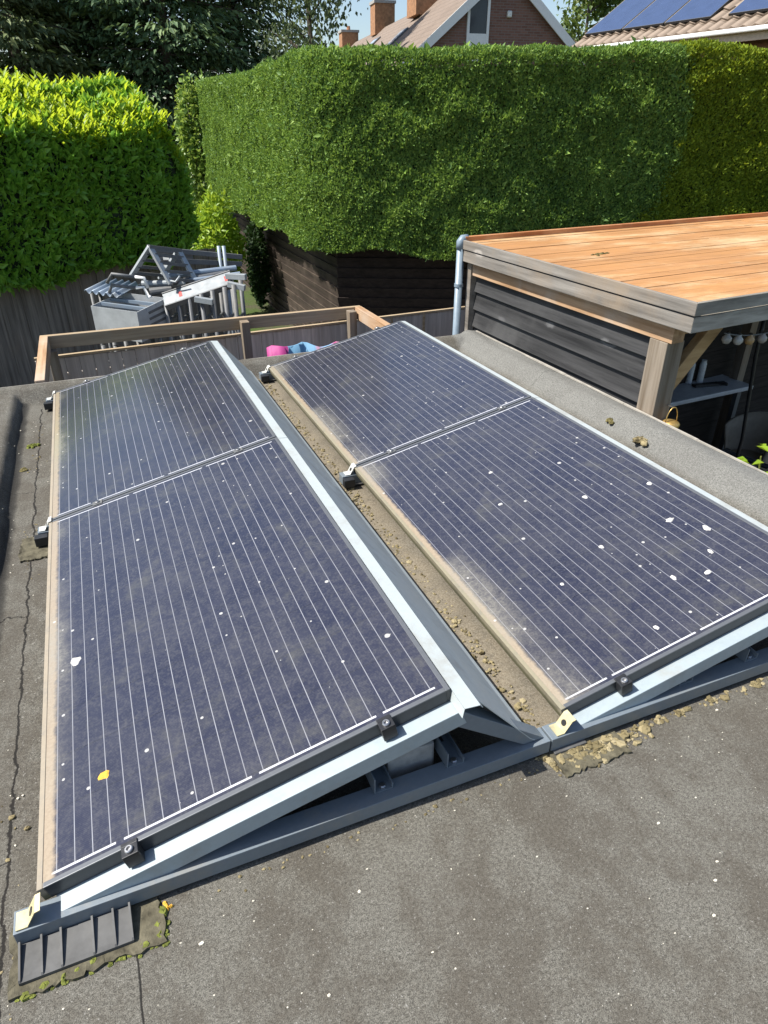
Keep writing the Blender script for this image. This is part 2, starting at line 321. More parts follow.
# ------------------------------------------------------------------ ground
gt = NT('garden soil and grass', .95, 0, .2); n = gt.noise(.6, 6, .7); n2 = gt.noise(30, 4, .7)
gt.col(gt.mix(gt.sstep(n, .4, .6), gt.mix(n2, (.05, .045, .03), (.11, .095, .065)), gt.mix(n2, (.035, .06, .012), (.08, .12, .03)))); gt.bump(n2, .6, .03)
g = MB().add([(-400, -400, G), (400, -400, G), (400, 400, G), (-400, 400, G)], [(0, 1, 2, 3)]).build('ground', gt.m); g['kind'] = 'structure'
pt = NT('dark patio paving', .85, 0, .3); b = pt.n.new('ShaderNodeTexBrick'); pt.t.links.new(pt.co, b.inputs[0])
for k, q in zip(('Color1', 'Color2', 'Mortar'), ((.10, .098, .095, 1), (.13, .125, .12, 1), (.04, .04, .035, 1))): b.inputs[k].default_value = q
b.inputs['Scale'].default_value = 1; b.inputs['Brick Width'].default_value = .4; b.inputs['Row Height'].default_value = .4; b.inputs['Mortar Size'].default_value = .008
pt.col(pt.mix(pt.sstep(pt.noise(2, 5), .3, .8, 0, .5), b.outputs['Color'], (.06, .055, .045)))
pv = MB().add([(-.6, -3, G+.004), (9, -3, G+.004), (9, 7.4, G+.004), (-.6, 7.4, G+.004)], [(0, 1, 2, 3)]).build('patio', pt.m); pv['kind'] = 'structure'

# ------------------------------------------------------------------ the flat roofed outbuilding
def ss(a, b, x): t = np.clip((x-a)/(b-a), 0, 1); return t*t*(3-2*t)
def vnoise(p, k=1., seed=0, octs=3):
    r = np.random.default_rng(seed); o = np.zeros(len(p)); a = 1.
    for i in range(octs):
        for j in range(12):
            d = r.normal(size=3); d /= np.linalg.norm(d); o += a*np.sin((p @ d)*k*(.6+.9*r.random()) + r.random()*6.28)/5
        k *= 2.1; a *= .55
    return o
shed = thing('shed', 'low outbuilding with grey brown felt roof under the solar panels', 'outbuilding', (1.3, 0, G))
xs = np.unique(np.concatenate([np.linspace(-.44, -.1, 26), np.linspace(-.1, 2.6, 70), np.linspace(2.6, 3.06, 32)]))
ys = np.unique(np.concatenate([np.linspace(-4, 3.2, 150), np.linspace(3.2, 3.58, 30)]))
X, Y = np.meshgrid(xs, ys); pp = np.stack([X.ravel(), Y.ravel(), 0*X.ravel()], 1)
wv = vnoise(pp, 5, 3).reshape(X.shape)
xl = X + wv*.008; xr = X + wv*.012; yb = Y + wv*.010
hl = .066*(1-ss(-.236, -.176, xl)); hr = .10*ss(2.79, 2.97, xr); hb = .082*ss(3.36, 3.50, yb)
H = np.maximum(np.maximum(hl, hr), hb) + .0025*wv*(X > -.1)*(X < 2.7)*(Y > .2) - .03*ss(3.035, 3.06, X) - .03*ss(3.555, 3.58, Y) - .03*(1-ss(-.44, -.41, X))
H += .010*np.clip(vnoise(pp, 9, 19).reshape(X.shape), -.6, .9)*ss(2.80, 2.88, X)*(1-ss(2.98, 3.03, X))
H += .004*np.clip(vnoise(pp, 14, 9).reshape(X.shape), 0, 1)*ss(2.76, 2.85, X)
V = np.stack([X.ravel(), Y.ravel(), H.ravel()], 1); nx, ny = len(xs), len(ys)
I = np.arange(nx*ny).reshape(ny, nx); Fq = np.stack([I[:-1, :-1].ravel(), I[:-1, 1:].ravel(), I[1:, 1:].ravel(), I[1:, :-1].ravel()], 1)
link('roof_felt', np_mesh('roof_felt', V, Fq), M['roof'], shed, smooth=True)
wl = MB(); wl.box(-.40, 3.03, -3.95, 3.53, G, -.035); wl.build('wall', M['render_wall'], shed)
tr = MB(); rd = random.Random(2)
y = -4.
while y < 3.56:                      # chipped pale edge trim in short, slightly uneven runs
    y2 = min(3.57, y + rd.uniform(.25, .6)); dz = rd.uniform(-.003, .003); tr.box(3.056, 3.066 + rd.uniform(-.002, .003), y, y2 - .002, .0, .094+dz); y = y2
tr.box(-.45, 3.05, 3.572, 3.590, .0, .072); tr.build('edge_trim', M['trim'], shed)

# ------------------------------------------------------------------ solar panels
TH = .2183; CT, ST = math.cos(TH), math.sin(TH); ROWX = (0., 1.3223); Z0 = .09
def make_panel(kind, label, loc, group):
    root = thing('solar_panel', label, 'solar panel', loc, group, Euler((0, -TH, 0)))
    f = MB(); b_ = .0125
    f.box(0, b_, 0, PL, -PT, 0); f.box(PW-b_, PW, 0, PL, -PT, 0); f.box(b_, PW-b_, 0, b_, -PT, 0); f.box(b_, PW-b_, PL-b_, PL, -PT, 0)
    f.build('frame', M['frame'+kind], root, True, bevel=.0012)
    gl = MB(); gl.box(b_, PW-b_, b_, PL-b_, -.008, -.0018); gl.build('glass', M['glass'+kind], root, True)
    bk = MB(); bk.box(.42, .56, 1.38, 1.50, -.03, -.009); bk.build('junction_box', M['black_plastic'], root, True)
    return root
GP = 'solar panels on the flat roof'
def blob(name, m, parent, x, y, rx, ry, seed, local=True):
    rd = random.Random(seed); n = 12; pts = []
    for k in range(n):
        a = 2*math.pi*k/n; q = 1 + .45*(rd.random()-.5); pts.append((x + rx*q*math.cos(a), y + ry*q*math.sin(a), -.0017))
    vs = pts + [(x + (p[0]-x)*.6, y + (p[1]-y)*.6, .0006) for p in pts]
    return MB().add(vs, [(k, (k+1) % n, n+(k+1) % n, n+k) for k in range(n)] + [tuple(range(n, 2*n))]).build(name, m, parent, local)
pA = make_panel('A', 'front left solar panel with tan dirt edge and one yellow lichen spot', (0, 0, Z0), GP)
pA2 = copy_tree(pA); pA2.location = (0, PL+.008, Z0); pA2['label'] = 'hazy far left solar panel, nearest the timber frame corner'
pB = make_panel('B', 'front right solar panel with washed dirt and most bird droppings', (ROWX[1], 0, Z0), GP)
pB2 = copy_tree(pB); pB2.location = (ROWX[1], PL+.008, Z0); pB2['label'] = 'far right solar panel, its back corner near the grey downpipe'
blob('lichen_spot', M['lichen'], pA, .154, .225, .014, .013, 1); blob('bird_dropping', M['dropping'], pA, .093, .70, .014, .02, 2)
for i, (x, y, a, b_) in enumerate(((.41, .10, .007, .010), (.60, .24, .008, .012), (.70, .20, .013, .009), (.78, .27, .008, .012), (.86, .37, .011, .016), (.80, .48, .016, .010), (.30, .42, .007, .008),
        (.52, .50, .008, .010), (.38, .95, .010, .008), (.66, .78, .009, .013), (.47, 1.18, .008, .008), (.90, .70, .010, .012))):
    blob('bird_dropping', M['dropping'], pB, x, y, a, b_, 10+i)

# ------------------------------------------------------------------ mounting racks, one per row
def Q(D, s, h): return (D + s*CT - h*ST, Z0 + s*ST + h*CT)
def foot(mb, x0, x1, y0, y1, zt):          # ribbed plastic foot: plate, sloped skirt, ribs
    ym = y0 + .012
    mb.prism([(x0, .006), (x1, .006), (x1, .014), (x0, .014)], y0, y1)
    vs = [(x0, ym, .014), (x1, ym, .014), (x1, y0+.075, zt), (x0, y0+.075, zt), (x0, y1, .014), (x1, y1, .014)]
    mb.add(vs, [(0, 1, 2, 3), (3, 2, 5, 4), (0, 3, 4), (1, 5, 2)])
    for k in range(6):
        xx = x0 + (x1-x0)*(.0, .19, .36, .64, .83, .985)[k]; t = .004
        mb.add([(xx, y0, .014), (xx+t, y0, .014), (xx+t, y0+.075, .014), (xx, y0+.075, .014), (xx, y0+.004, .018), (xx+t, y0+.004, .018), (xx+t, y0+.075, zt+.012), (xx, y0+.075, zt+.012)],
               [(0, 1, 5, 4), (1, 2, 6, 5), (2, 3, 7, 6), (3, 0, 4, 7), (4, 5, 6, 7)])
def make_rack(D, label, key):
    root = thing('mounting_rack', label, 'mounting rack', (D, 0, 0), 'panel mounting racks')
    for j, (y0, y1) in enumerate(((-.056, -.004), (1.634, 1.686), (3.272, 3.324))):
        r = MB(); a, b_ = D-(.05 if key == 'A' else .062), D+(1.255 if j == 0 else 1.205)
        # open channel: web, two flanges and inward lips
        r.box(a, b_, y0, y1, .012, .056)
        r.build('base_rail', M['galv_dark'], root, bevel=.0015)
        bm_ = MB(); bm_.prism([Q(D, .022, -.042), Q(D, .990, -.042), Q(D, 1.000, -.092), Q(D, .06, -.092)], y0+.014, y1+.012); bm_.build('tilt_beam', M['galv'], root, bevel=.002)
        s_ = MB(); tx, tz = Q(D, .992, -.043); ex, ez = D+(1.243 if j == 0 else 1.20), .058
        s_.prism([(tx, tz), (ex, ez), (ex-.064, ez), (tx-.008, tz-.050)], y0+.015, y1+.006); s_.build('strut', M['galv_dark'], root, bevel=.002)
        # pressed hook bracket that holds the low edge of the panel
        h = MB(); by0, by1 = (y0+.004, y1-.008)
        prof = [(D-.044, .0575), (D-.022, .0575), (D-.001, .093), (D+.010, .096)]; th = .003
        for k in range(3):
            (xa, za), (xb, zb) = prof[k], prof[k+1]; h.add([(xa, by0, za), (xb, by0, zb), (xb, by1, zb), (xa, by1, za), (xa, by0, za+th), (xb, by0, zb+th), (xb, by1, zb+th), (xa, by1, za+th)], [(0, 3, 2, 1), (4, 5, 6, 7), (0, 1, 5, 4), (1, 2, 6, 5), (2, 3, 7, 6), (3, 0, 4, 7)])
        br = h.build('hook_bracket', M['zinc_yellow'] if j == 0 else M['white_metal'], root)
        hole = MB(); xm, zm = D-.0105, .0752; n = 12; hole.add([(xm + .009*math.cos(q)*.5, (by0+by1)/2 + .009*math.sin(q), zm + .009*math.cos(q)*.866 + .0008) for q in [2*math.pi*k/n for k in range(n)]] + [(xm + .009*math.cos(q)*.5 - .0025, (by0+by1)/2 + .009*math.sin(q), zm + .009*math.cos(q)*.866 + .0026) for q in [2*math.pi*k/n for k in range(n)]],
            [tuple(range(n, 2*n))] + [(k, (k+1) % n, n+(k+1) % n, n+k) for k in range(n)]); hole.build('hole', M['black_plastic'], br)
        if j > 0 or key == 'B':
            ft = MB(); ft.box(D-.055, D+.05, y0-.012, y1+.03, .004, .0118); ft.build('rubber_pad', M['rubber'], root, bevel=.002)
            if j > 0: ft = MB(); ft.box(D-.064, D-.012, y0-.036, y0-.003, .0118, .052); ft.build('edge_stop', M['black_plastic'], root, bevel=.003)
    # wind deflector: folded sheet with a flange behind the high edge
    d = MB(); fx, fz = Q(D, .993, -.012); t_ = .0022
    prof = [(fx-.004, fz-.028), (fx, fz), (fx+.042, fz-.004), (fx+.050, fz-.014), (D+1.196, .074), (D+1.212, .062)]
    nrm = (.7, .7)
    up_ = [(x + t_*nrm[0], z + t_*nrm[1]) for x, z in prof]
    for yy0, yy1 in ((-.064, 1.652), (1.655, 3.335)):
        for k in range(len(prof)-1):
            d.prism([prof[k], prof[k+1], up_[k+1], up_[k]], yy0 + (.022 if k > 2 and yy0 < 0 else 0), yy1)
    de = d.build('wind_deflector', M['galv_bright'], root)
    # cross rails running back under the panels
    for xx in ((.755, .955) if key == 'A' else (.40, .66)):
        z_ = .057; c = MB(); y0, y1 = -.03, 3.30
        c.box(D+xx, D+xx+.003, y0, y1, z_, z_+.052); c.box(D+xx+.003, D+xx+.05, y0, y1, z_, z_+.003); c.box(D+xx+.047, D+xx+.05, y0, y1, z_+.003, z_+.020)
        cr = c.build('cross_rail', M['galv_dark'], root)
        MB().lathe((D+xx+.026, -.018, z_+.003), [(.009, 0), (.009, .005), (.006, .007), (0, .007)], 8).build('bolt', M['bolt'], cr)
        sl_ = MB(); sl_.box(D+xx+.02, D+xx+.032, .05, .10, z_+.0032, z_+.0040); sl_.build('slot', M['black_plastic'], cr)
    # clamps
    for s in (.20, .813):
        for yy, endc in ((-.027, True), (PL-.011, False), (2*PL-.006, False)):
            c = MB(); zt = .0045
            def L(x, y, z): X_, Z_ = Q(D, s+x, z); return (X_, y, Z_)
            def lbox(x0, x1, y0, y1, z0, z1):
                c.add([L(x, y, z) for z in (z0, z1) for x, y in ((x0, y0), (x1, y0), (x1, y1), (x0, y1))], [(3, 2, 1, 0), (4, 5, 6, 7), (0, 1, 5, 4), (1, 2, 6, 5), (2, 3, 7, 6), (3, 0, 4, 7)])
            if endc:
                lbox(-.018, .018, yy, -.001, zt-.004, zt); lbox(-.018, .018, -.001, .009, .0008, zt); lbox(-.018, .018, yy, yy+.003, -.036, zt-.004); lbox(-.018, -.0155, yy+.003, -.001, -.036, zt-.004); lbox(.0155, .018, yy+.003, -.001, -.036, zt-.004); yb_ = -.014
            else:
                w_ = .030; lbox(-.020, .020, yy, yy+w_, .0006, .0040); yb_ = yy + w_/2
            cl = c.build('clamp', M['black_clamp'] if endc else M['alu_dull'], root, bevel=.001)
            bx, bz = Q(D, s, zt); bo = MB().lathe((0, 0, 0), [(.0095, 0), (.0095, .005), (.0078, .0065), (.0052, .0065), (.0046, .001), (0, .001)], 12)
            for i, v in enumerate(bo.v):
                X_, Z_ = Q(0, v[0], v[2]); bo.v[i] = (bx + X_, yb_ + v[1], bz + Z_ - Z0)
            bo.build('bolt', M['bolt'], cl, smooth=False)
    if key == 'A':
        ft = MB(); foot(ft, D-.046, D+.172, -.134, -.058, .020); ft.build('ribbed_foot', M['rubber'], root)
    return root
rA = make_rack(0., 'steel mounting rack of the left panel row with ribbed black foot', 'A')
rB = make_rack(ROWX[1], 'steel mounting rack of the right panel row beside the moss heap', 'B')
o = MB(); o.bar((.818, .082, .054), (.948, .072, .056), .11, .104); bb = o.build('ballast_block', M['concrete'], bevel=.008)
tag(bb, 'worn grey concrete block lying between the cross rails under left panel', 'ballast block')
cb = MB(); cb.tube([(.70, .18, .125), (.84, .07, .165), (.93, .03, .150), (1.0, .05, .125), (1.08, .10, .10), (1.02, .4, .07)], .004, 8); tag(cb.build('cable', M['cable'], smooth=True), 'thin black cable running from the concrete block to the strut', 'cable')

# felt patch under the front left foot, ragged mossy rim
def patch(name, x0, x1, y0, y1, seed, m):
    rd = random.Random(seed); pts = []
    def run(a, b, n):
        for k in range(n):
            t = k/n; pts.append((a[0]+(b[0]-a[0])*t + rd.uniform(-.006, .006), a[1]+(b[1]-a[1])*t + rd.uniform(-.006, .006)))
    run((x0, y0), (x1, y0), 26); run((x1, y0), (x1, y1), 12); run((x1, y1), (x0, y1), 18); run((x0, y1), (x0, y0), 12)
    n = len(pts); mb = MB(); cx, cy = (x0+x1)/2, (y0+y1)/2
    vs = [(x, y, -.002) for x, y in pts] + [(x, y, .0075 + rd.uniform(-.002, .002)) for x, y in pts] + [(cx+(x-cx)*.86, cy+(y-cy)*.80, .0055) for x, y in pts]
    mb.add(vs, [(k, (k+1) % n, n+(k+1) % n, n+k) for k in range(n)] + [(n+k, n+(k+1) % n, 2*n+(k+1) % n, 2*n+k) for k in range(n)] + [tuple(range(2*n, 3*n))])
    return mb.build(name, m)
tag(patch('felt_patch', -.066, .232, -.158, .02, 5, M['felt_patch']), 'ragged mossy felt patch under the ribbed black foot', 'felt patch')
tag(patch('felt_patch', -.125, .0, 1.52, 1.70, 6, M['felt_patch']), 'small felt patch under the left rack, halfway back', 'felt patch')
tag(patch('felt_patch', 1.26, 1.47, -.135, .0, 7, M['felt_patch']), 'felt patch almost buried by the dry moss heap', 'felt patch')

# moss, grit and chips lying on the felt
mo = MB(); rd = random.Random(11)
def crumbs(n, fx, fy, r0, r1, mb):
    for i in range(n):
        x, y = fx(), fy(); r = rd.uniform(r0, r1) * (1 if rd.random() < .85 else 1.8)
        mb.lump((x, y, r*.25), r*rd.uniform(.7, 1.5), r*rd.uniform(.7, 1.3), r*rd.uniform(.35, .8), rd.random(), 6, 4, .35)
crumbs(620, lambda: min(1.56, max(1.245, rd.gauss(1.38, .085))), lambda: -.070 - abs(rd.gauss(0, .022)), .002, .0075, mo)
crumbs(130, lambda: rd.uniform(1.5, 2.6), lambda: -.064 - abs(rd.gauss(0, .012)), .002, .007, mo)
crumbs(24, lambda: rd.choice((1.62, 1.70, 1.83, 1.98, 2.1))+rd.gauss(0, .02), lambda: -.07-abs(rd.gauss(0, .012)), .003, .007, mo)
crumbs(420, lambda: 1.305 - abs(rd.gauss(0, .022)), lambda: rd.uniform(.0, 3.3), .0015, .006, mo)
crumbs(70, lambda: rd.gauss(1.262, .02), lambda: rd.choice((.05, .12, .2, .55, 1.5, 1.56, 2.4, 2.55, 3.15))+rd.gauss(0, .05), .002, .007, mo)
crumbs(60, lambda: rd.uniform(1.215, 1.26), lambda: rd.uniform(-.07, .09), .002, .007, mo)
crumbs(40, lambda: rd.uniform(.35, 1.2), lambda: -.075-abs(rd.gauss(0, .015)), .0015, .004, mo)
crumbs(60, lambda: rd.gauss(-.085, .02), lambda: rd.choice((2.9, 2.6, 2.45, 1.75, 1.5, .3, -.1))+rd.gauss(0, .05), .001, .0045, mo)
crumbs(50, lambda: rd.uniform(2.55, 2.8), lambda: rd.uniform(.2, 3.3), .001, .004, mo); crumbs(260, lambda: 1.265+rd.gauss(0, .03), lambda: rd.uniform(-.02, 3.3), .001, .004, mo)
tag(mo.build('moss_debris', M['moss']), 'dry moss crumbs and grit along the racks and gully', 'moss debris', kind='stuff')
ed = MB(); rd = random.Random(21)
crumbs(110, lambda: rd.uniform(-.06, .235), lambda: -.150+rd.gauss(0, .006), .002, .006, ed); crumbs(40, lambda: .230+rd.gauss(0, .005), lambda: rd.uniform(-.15, -.06), .002, .006, ed)
tag(ed.build('moss_rim', M['moss_green']), 'green moss growing on the rim of the front felt patch', 'moss', kind='stuff')
ch = MB(); rd = random.Random(31)
for i in range(240):
    x, y = rd.uniform(-.1, 2.6), -.08 - rd.random()**1.2*1.1; r = rd.uniform(.0008, .002) if rd.random() < .95 else rd.uniform(.003, .0045)
    ch.lump((x, y, r*.3), r*rd.uniform(.8, 2), r, r*.5, i, 5, 3, .3)
for i in range(60):
    x, y = rd.uniform(-.30, -.03), rd.uniform(-.1, 3.3); r = rd.uniform(.0015, .004); ch.lump((x, y, r*.3 + 0.06*float(1-ss(-.245, -.165, np.array(x)))), r, r, r*.5, i, 5, 3, .3)
tag(ch.build('chip_debris', M['chip']), 'pale chips and seeds scattered over the roof felt', 'chips', kind='stuff')
def clump(x, y, z, r, seed, label, m='moss', flat=.5):
    mb = MB(); q = random.Random(seed)
    for i in range(14): mb.lump((x+q.gauss(0, r*.45), y+q.gauss(0, r*.35), z+r*.15), r*q.uniform(.3, .6), r*q.uniform(.25, .5), r*flat*q.uniform(.3, .7), seed*20+i, 7, 5, .35)
    tag(mb.build('moss_clump', M[m]), label, 'moss clump', 'moss clumps on the roof')
clump(2.86, 1.44, .045, .045, 1, 'ochre moss cushion on the right upstand below the lantern', 'moss')
clump(2.72, 1.20, .012, .045, 2, 'loose brown moss tuft on the right upstand near the plant', 'moss_dark')
clump(2.88, 1.72, .052, .03, 3, 'small dark moss tuft on the right upstand near the post', 'moss_dark')
clump(2.72, 3.02, .012, .04, 4, 'white and black dirt lump on the felt near the downpipe corner', 'chip')
clump(-.115, 2.72, 0, .03, 5, 'green moss tuft by the long crack beside far left panel', 'moss_green')
clump(-.145, 2.42, 0, .022, 6, 'round brown moss lump near the dark band at left', 'moss_dark')
clump(1.245, -.005, 0, .022, 7, 'golden moss lump where the two racks meet', 'moss')
clump(.24, -.088, 0, .012, 8, 'tiny yellow leaf scrap in front of the left rack', 'lichen')
clump(1.40, -.095, 0, .022, 9, 'largest dry moss heap in front of the right rack', 'moss', .5)

# ------------------------------------------------------------------ timber frame behind the roof
tf = thing('timber_frame', 'open rectangle of light timber beams on posts behind the roof edge', 'timber frame', (1.2, 4.2, G))
zt = .085; bh = .10
MB().box(-.115, 2.53, 4.72, 4.765, zt-bh, zt).build('front_beam', M['frame_wood'], tf, bevel=.003)
MB().box(-.115, -.055, 3.60, 4.719, zt-bh, zt+.002).build('side_beam', M['warm_wood'], tf, bevel=.003)
MB().box(2.47, 2.53, 3.60, 4.719, zt-bh, zt+.002).build('side_beam', M['warm_wood'], tf, bevel=.003)
for x, y in ((1.46, 4.675), (2.42, 4.675), (-.05, 4.675)): MB().box(x-.035, x+.035, y-.045, y+.044, G, zt-.02 if x != -.05 else zt-bh-.0).build('post', M['post_wood'], tf, bevel=.004)

# grey picket fence just behind it
fg = thing('board_fence', 'silver grey board fence with thin light cap behind the timber frame', 'fence', (2, 4.95, G))
ca, cbp = Vector((-.2, 4.83, 0)), Vector((5.2, 5.17, 0)); dv = (cbp-ca).normalized(); Ln = (cbp-ca).length; nv = Vector((dv.y, -dv.x, 0))
mb = MB(); rd = random.Random(3); x = 0.
while x < Ln:
    wdt = .105; gap = -.004 if x > 1.9 else .004
    p = ca + dv*(x+wdt/2); mb.bar((p.x, p.y, G), (p.x, p.y, -.125+rd.uniform(-.006, .004)), .018, wdt, dv); x += wdt + gap
mb.build('boards', M['grey_board'], fg)
p, q = ca + nv*.0, cbp; MB().bar((p.x, p.y, -.110), (q.x, q.y, -.112), .034, .018).build('cap', M['cap_wood'], fg)
for h in (-.30, -1.2):
    a_, b_ = ca - nv*.03, cbp - nv*.03; MB().bar((a_.x, a_.y, h), (b_.x, b_.y, h), .035, .08).build('rail', M['grey_board'], fg)
for k, x in enumerate((2.76, 3.16, 3.52, 3.9)):
    c = ca + dv*x + nv*.0125; MB().bar((c.x, c.y, G), (c.x, c.y, -.123), .016, .022, dv).build('batten', M['cap_wood'], fg)
tw = MB(); n = 22; cols_ = []
for i in range(n+1):
    for j in range(9):
        u_, v_ = i/n, j/8; x = 1.55 + u_*.95; tw.v.append((x, 4.20 + .03*math.sin(u_*19+v_*2)+.10*v_ + .015*math.sin(u_*41), G + .01 + (-.065-G + .02*math.sin(u_*7+.4) - .03 + .012*math.sin(u_*23))*v_))
        if i < n and j < 8: tw.f.append((i*9+j, (i+1)*9+j, (i+1)*9+j+1, i*9+j+1))
tt = NT('pink and blue print', .6, 0, .4); xx = tt.xyz()[0]; nn = tt.noise(9, 4)
tt.col(tt.ramp(tt.math('ADD', tt.math('MULTIPLY', tt.math('SUBTRACT', xx, 1.55), 1.05), tt.math('MULTIPLY', tt.math('SUBTRACT', nn, .5), .22)), [(.0, (.38, .04, .20)), (.16, (.40, .05, .22)), (.18, (.16, .34, .50)), (.42, (.18, .36, .54)), (.46, (.62, .30, .42)), (.52, (.25, .50, .75)), (.62, (.6, .08, .25)), (.7, (.5, .5, .6))]))
so_ = tw.build('plastic_sheet', tt.m, smooth=True); so_.modifiers.new('solid', 'SOLIDIFY').thickness = .012
tag(so_, 'crumpled magenta and light blue plastic sheet between roof edge and grey fence', 'plastic sheet')

# ------------------------------------------------------------------ garden shelter with orange deck
pg = thing('garden_shelter', 'black boarded garden shelter with orange decking roof and grey fascia', 'garden shelter', (4.5, 2.6, G))
A6 = R(5.5); e1 = Vector((math.cos(A6), math.sin(A6), 0)); N0 = Vector((3.035, 1.445, 0)); Fr = Vector((2.985, 3.72, 0)); e2 = (Fr-N0).normalized(); D2 = (Fr-N0).length; LX = 6.
def S(a, b, z): v = N0 + e1*a + e2*b; return (v.x, v.y, z)
def sbox(mb, a0, a1, b0, b1, z0, z1):
    mb.add([S(a, b, z) for z in (z0, z1) for a, b in ((a0, b0), (a1, b0), (a1, b1), (a0, b1))], [(3, 2, 1, 0), (4, 5, 6, 7), (0, 1, 5, 4), (1, 2, 6, 5), (2, 3, 7, 6), (3, 0, 4, 7)]); return mb
mb = MB(); nb = 24; bw = (D2-.06)/nb; rd = random.Random(6)
for k in range(nb):
    b0 = .03 + k*bw; a = .03
    while a < LX-.05:
        a1 = min(LX, a + rd.uniform(1.6, 3.2)) ; sbox(mb, a, a1-.003, b0+.0016, b0+bw-.0016, .712, .738 + rd.uniform(-.0025, .0015)); a = a1
dk = mb.build('roof_deck', None, pg, bevel=0)
dm = NT('orange stained decking boards', .5, 0, .35); k_ = dm.scale(2.2, 42, 42); gg = dm.noise(1., 6, .65, k_); isl = dm.n.new('ShaderNodeNewGeometry').outputs['Random Per Island']
c_ = dm.ramp(gg, [(.3, (.30, .155, .055)), (.55, (.43, .215, .085)), (.75, (.53, .31, .135))]); c_ = dm.mix(dm.math('MULTIPLY', isl, .55), c_, (.46, .225, .075))
c_ = dm.mix(dm.sstep(dm.noise(1.6, 6, .7, dm.scale(.7, 1.6, 1)), .46, .72, 0, .85), c_, (.62, .47, .27)); c_ = dm.mix(dm.sstep(dm.noise(8, 4, .7, dm.scale(.4, 2, 1)), .56, .72, 0, .6), c_, (.25, .125, .06)); dm.col(c_); dm.bump(gg, .2, .004)
dm.rough(dm.sstep(dm.noise(2., 4), .35, .65, .38, .62)); dk.data.materials.append(dm.m)
sbox(MB(), .0, LX, D2-.035, D2+.005, .60, .772).build('rim_board', M['deck'], pg, bevel=.003)
for z0, z1, off in ((.686, .750, .0), (.600, .678, .008)):
    MB().add([S(a, b, z) for z in (z0, z1) for a, b in ((off-.022, off-.022), (off, off), (off, D2-.0), (off-.022, D2-.0))], [(3, 2, 1, 0), (4, 5, 6, 7), (0, 1, 5, 4), (1, 2, 6, 5), (2, 3, 7, 6), (3, 0, 4, 7)]).build('fascia_board', M['grey_wood'], pg, bevel=.003)
    MB().add([S(a, b, z) for z in (z0, z1) for a, b in ((off-.022, off-.022), (LX, off-.022), (LX, off), (off+.001, off))], [(3, 2, 1, 0), (4, 5, 6, 7), (0, 1, 5, 4), (1, 2, 6, 5), (2, 3, 7, 6), (3, 0, 4, 7)]).build('fascia_board', M['grey_wood_x'], pg, bevel=.003)
sbox(MB(), .012, LX-.02, .012, D2-.04, .660, .708).build('roof_boarding', M['black_wood_x'], pg)
sbox(MB(), .045, .135, .14, D2-.04, .500, .618).build('side_beam', M['warm_wood'], pg, bevel=.003)
sbox(MB(), .136, LX-.1, .20, .29, .520, .618).build('front_beam', M['brace_wood'], pg, bevel=.003)
sbox(MB(), .045, .175, .165, .295, G, .498).build('post', M['post_wood'], pg, bevel=.004)
sbox(MB(), .03, .09, D2-.09, D2-.03, G, .598).build('corner_post', M['grey_wood'], pg, bevel=.004)
sbox(MB(), 3.35, 3.45, 2.0, 2.1, G, .60).build('post', M['post_wood'], pg); sbox(MB(), 5.6, 5.7, .2, .3, G, .52).build('post', M['post_wood'], pg)
p0 = Vector(S(.175, .235, .21)); p1 = Vector(S(.52, .235, .575)); MB().bar(p0, p1, .055, .09, UP).build('brace', M['brace_wood'], pg, bevel=.003)
mb = MB(); hb_ = .137; z = .52; rd = random.Random(9); b0 = .296; b1 = D2-.092
while z > G:
    za = z-hb_; zz = z; t = .0
    mb.add([S(.066, b0, za), S(.066, b1, za), S(.092, b1, za), S(.092, b0, za), S(.096, b0, zz-.006), S(.096, b1, zz-.006), S(.110, b1, zz-.006), S(.110, b0, zz-.006)], [(3, 2, 1, 0), (4, 5, 6, 7), (0, 1, 5, 4), (1, 2, 6, 5), (2, 3, 7, 6), (3, 0, 4, 7)]); z -= hb_-.004
mb.build('side_cladding', M['black_wood'], pg)
mb = MB(); z = G
while z < .6: sbox(mb, .1, LX, D2-.075, D2-.052, z, min(.6, z+.133)); z += .137
mb.build('back_cladding', M['black_wood_x'], pg)
for a in (1.4, 2.8, 4.2): sbox(MB(), a, a+.06, .29, D2-.08, .53, .655).build('rafter', M['black_wood_x'], pg)
# grey pipe at its far corner
dp = thing('downpipe', 'grey blue downpipe at the far corner of the black shelter', 'downpipe', (2.93, 3.70, G))
px, py = 2.962, 3.715
MB().tube([(px, py, G), (px, py, .70)], .029, 18).build('pipe', M['pvc'], dp, smooth=True)
MB().tube([(px-.002, py, .685), (px, py, .735), (px+.012, py, .752), (px+.055, py+.004, .756)], [.034, .034, .032, .030], 18).build('elbow', M['pvc'], dp, smooth=True)
for z in (.42, -.1): MB().lathe((px, py, z), [(.030, -.012), (.035, -.012), (.035, .012), (.030, .012)], 18).build('pipe_clip', M['pvc'], dp)
lc = MB(); qd = random.Random(44)
for i in range(9): lc.lump(S(.55+qd.gauss(0, .035), 1.32+qd.gauss(0, .02), .741), .022*qd.uniform(.5, 1), .014*qd.uniform(.5, 1), .006, 300+i, 6, 4, .4)
tag(lc.build('leaf_litter', M['moss_dark']), 'small dark clump of leaf litter lying on the orange deck', 'leaf litter')
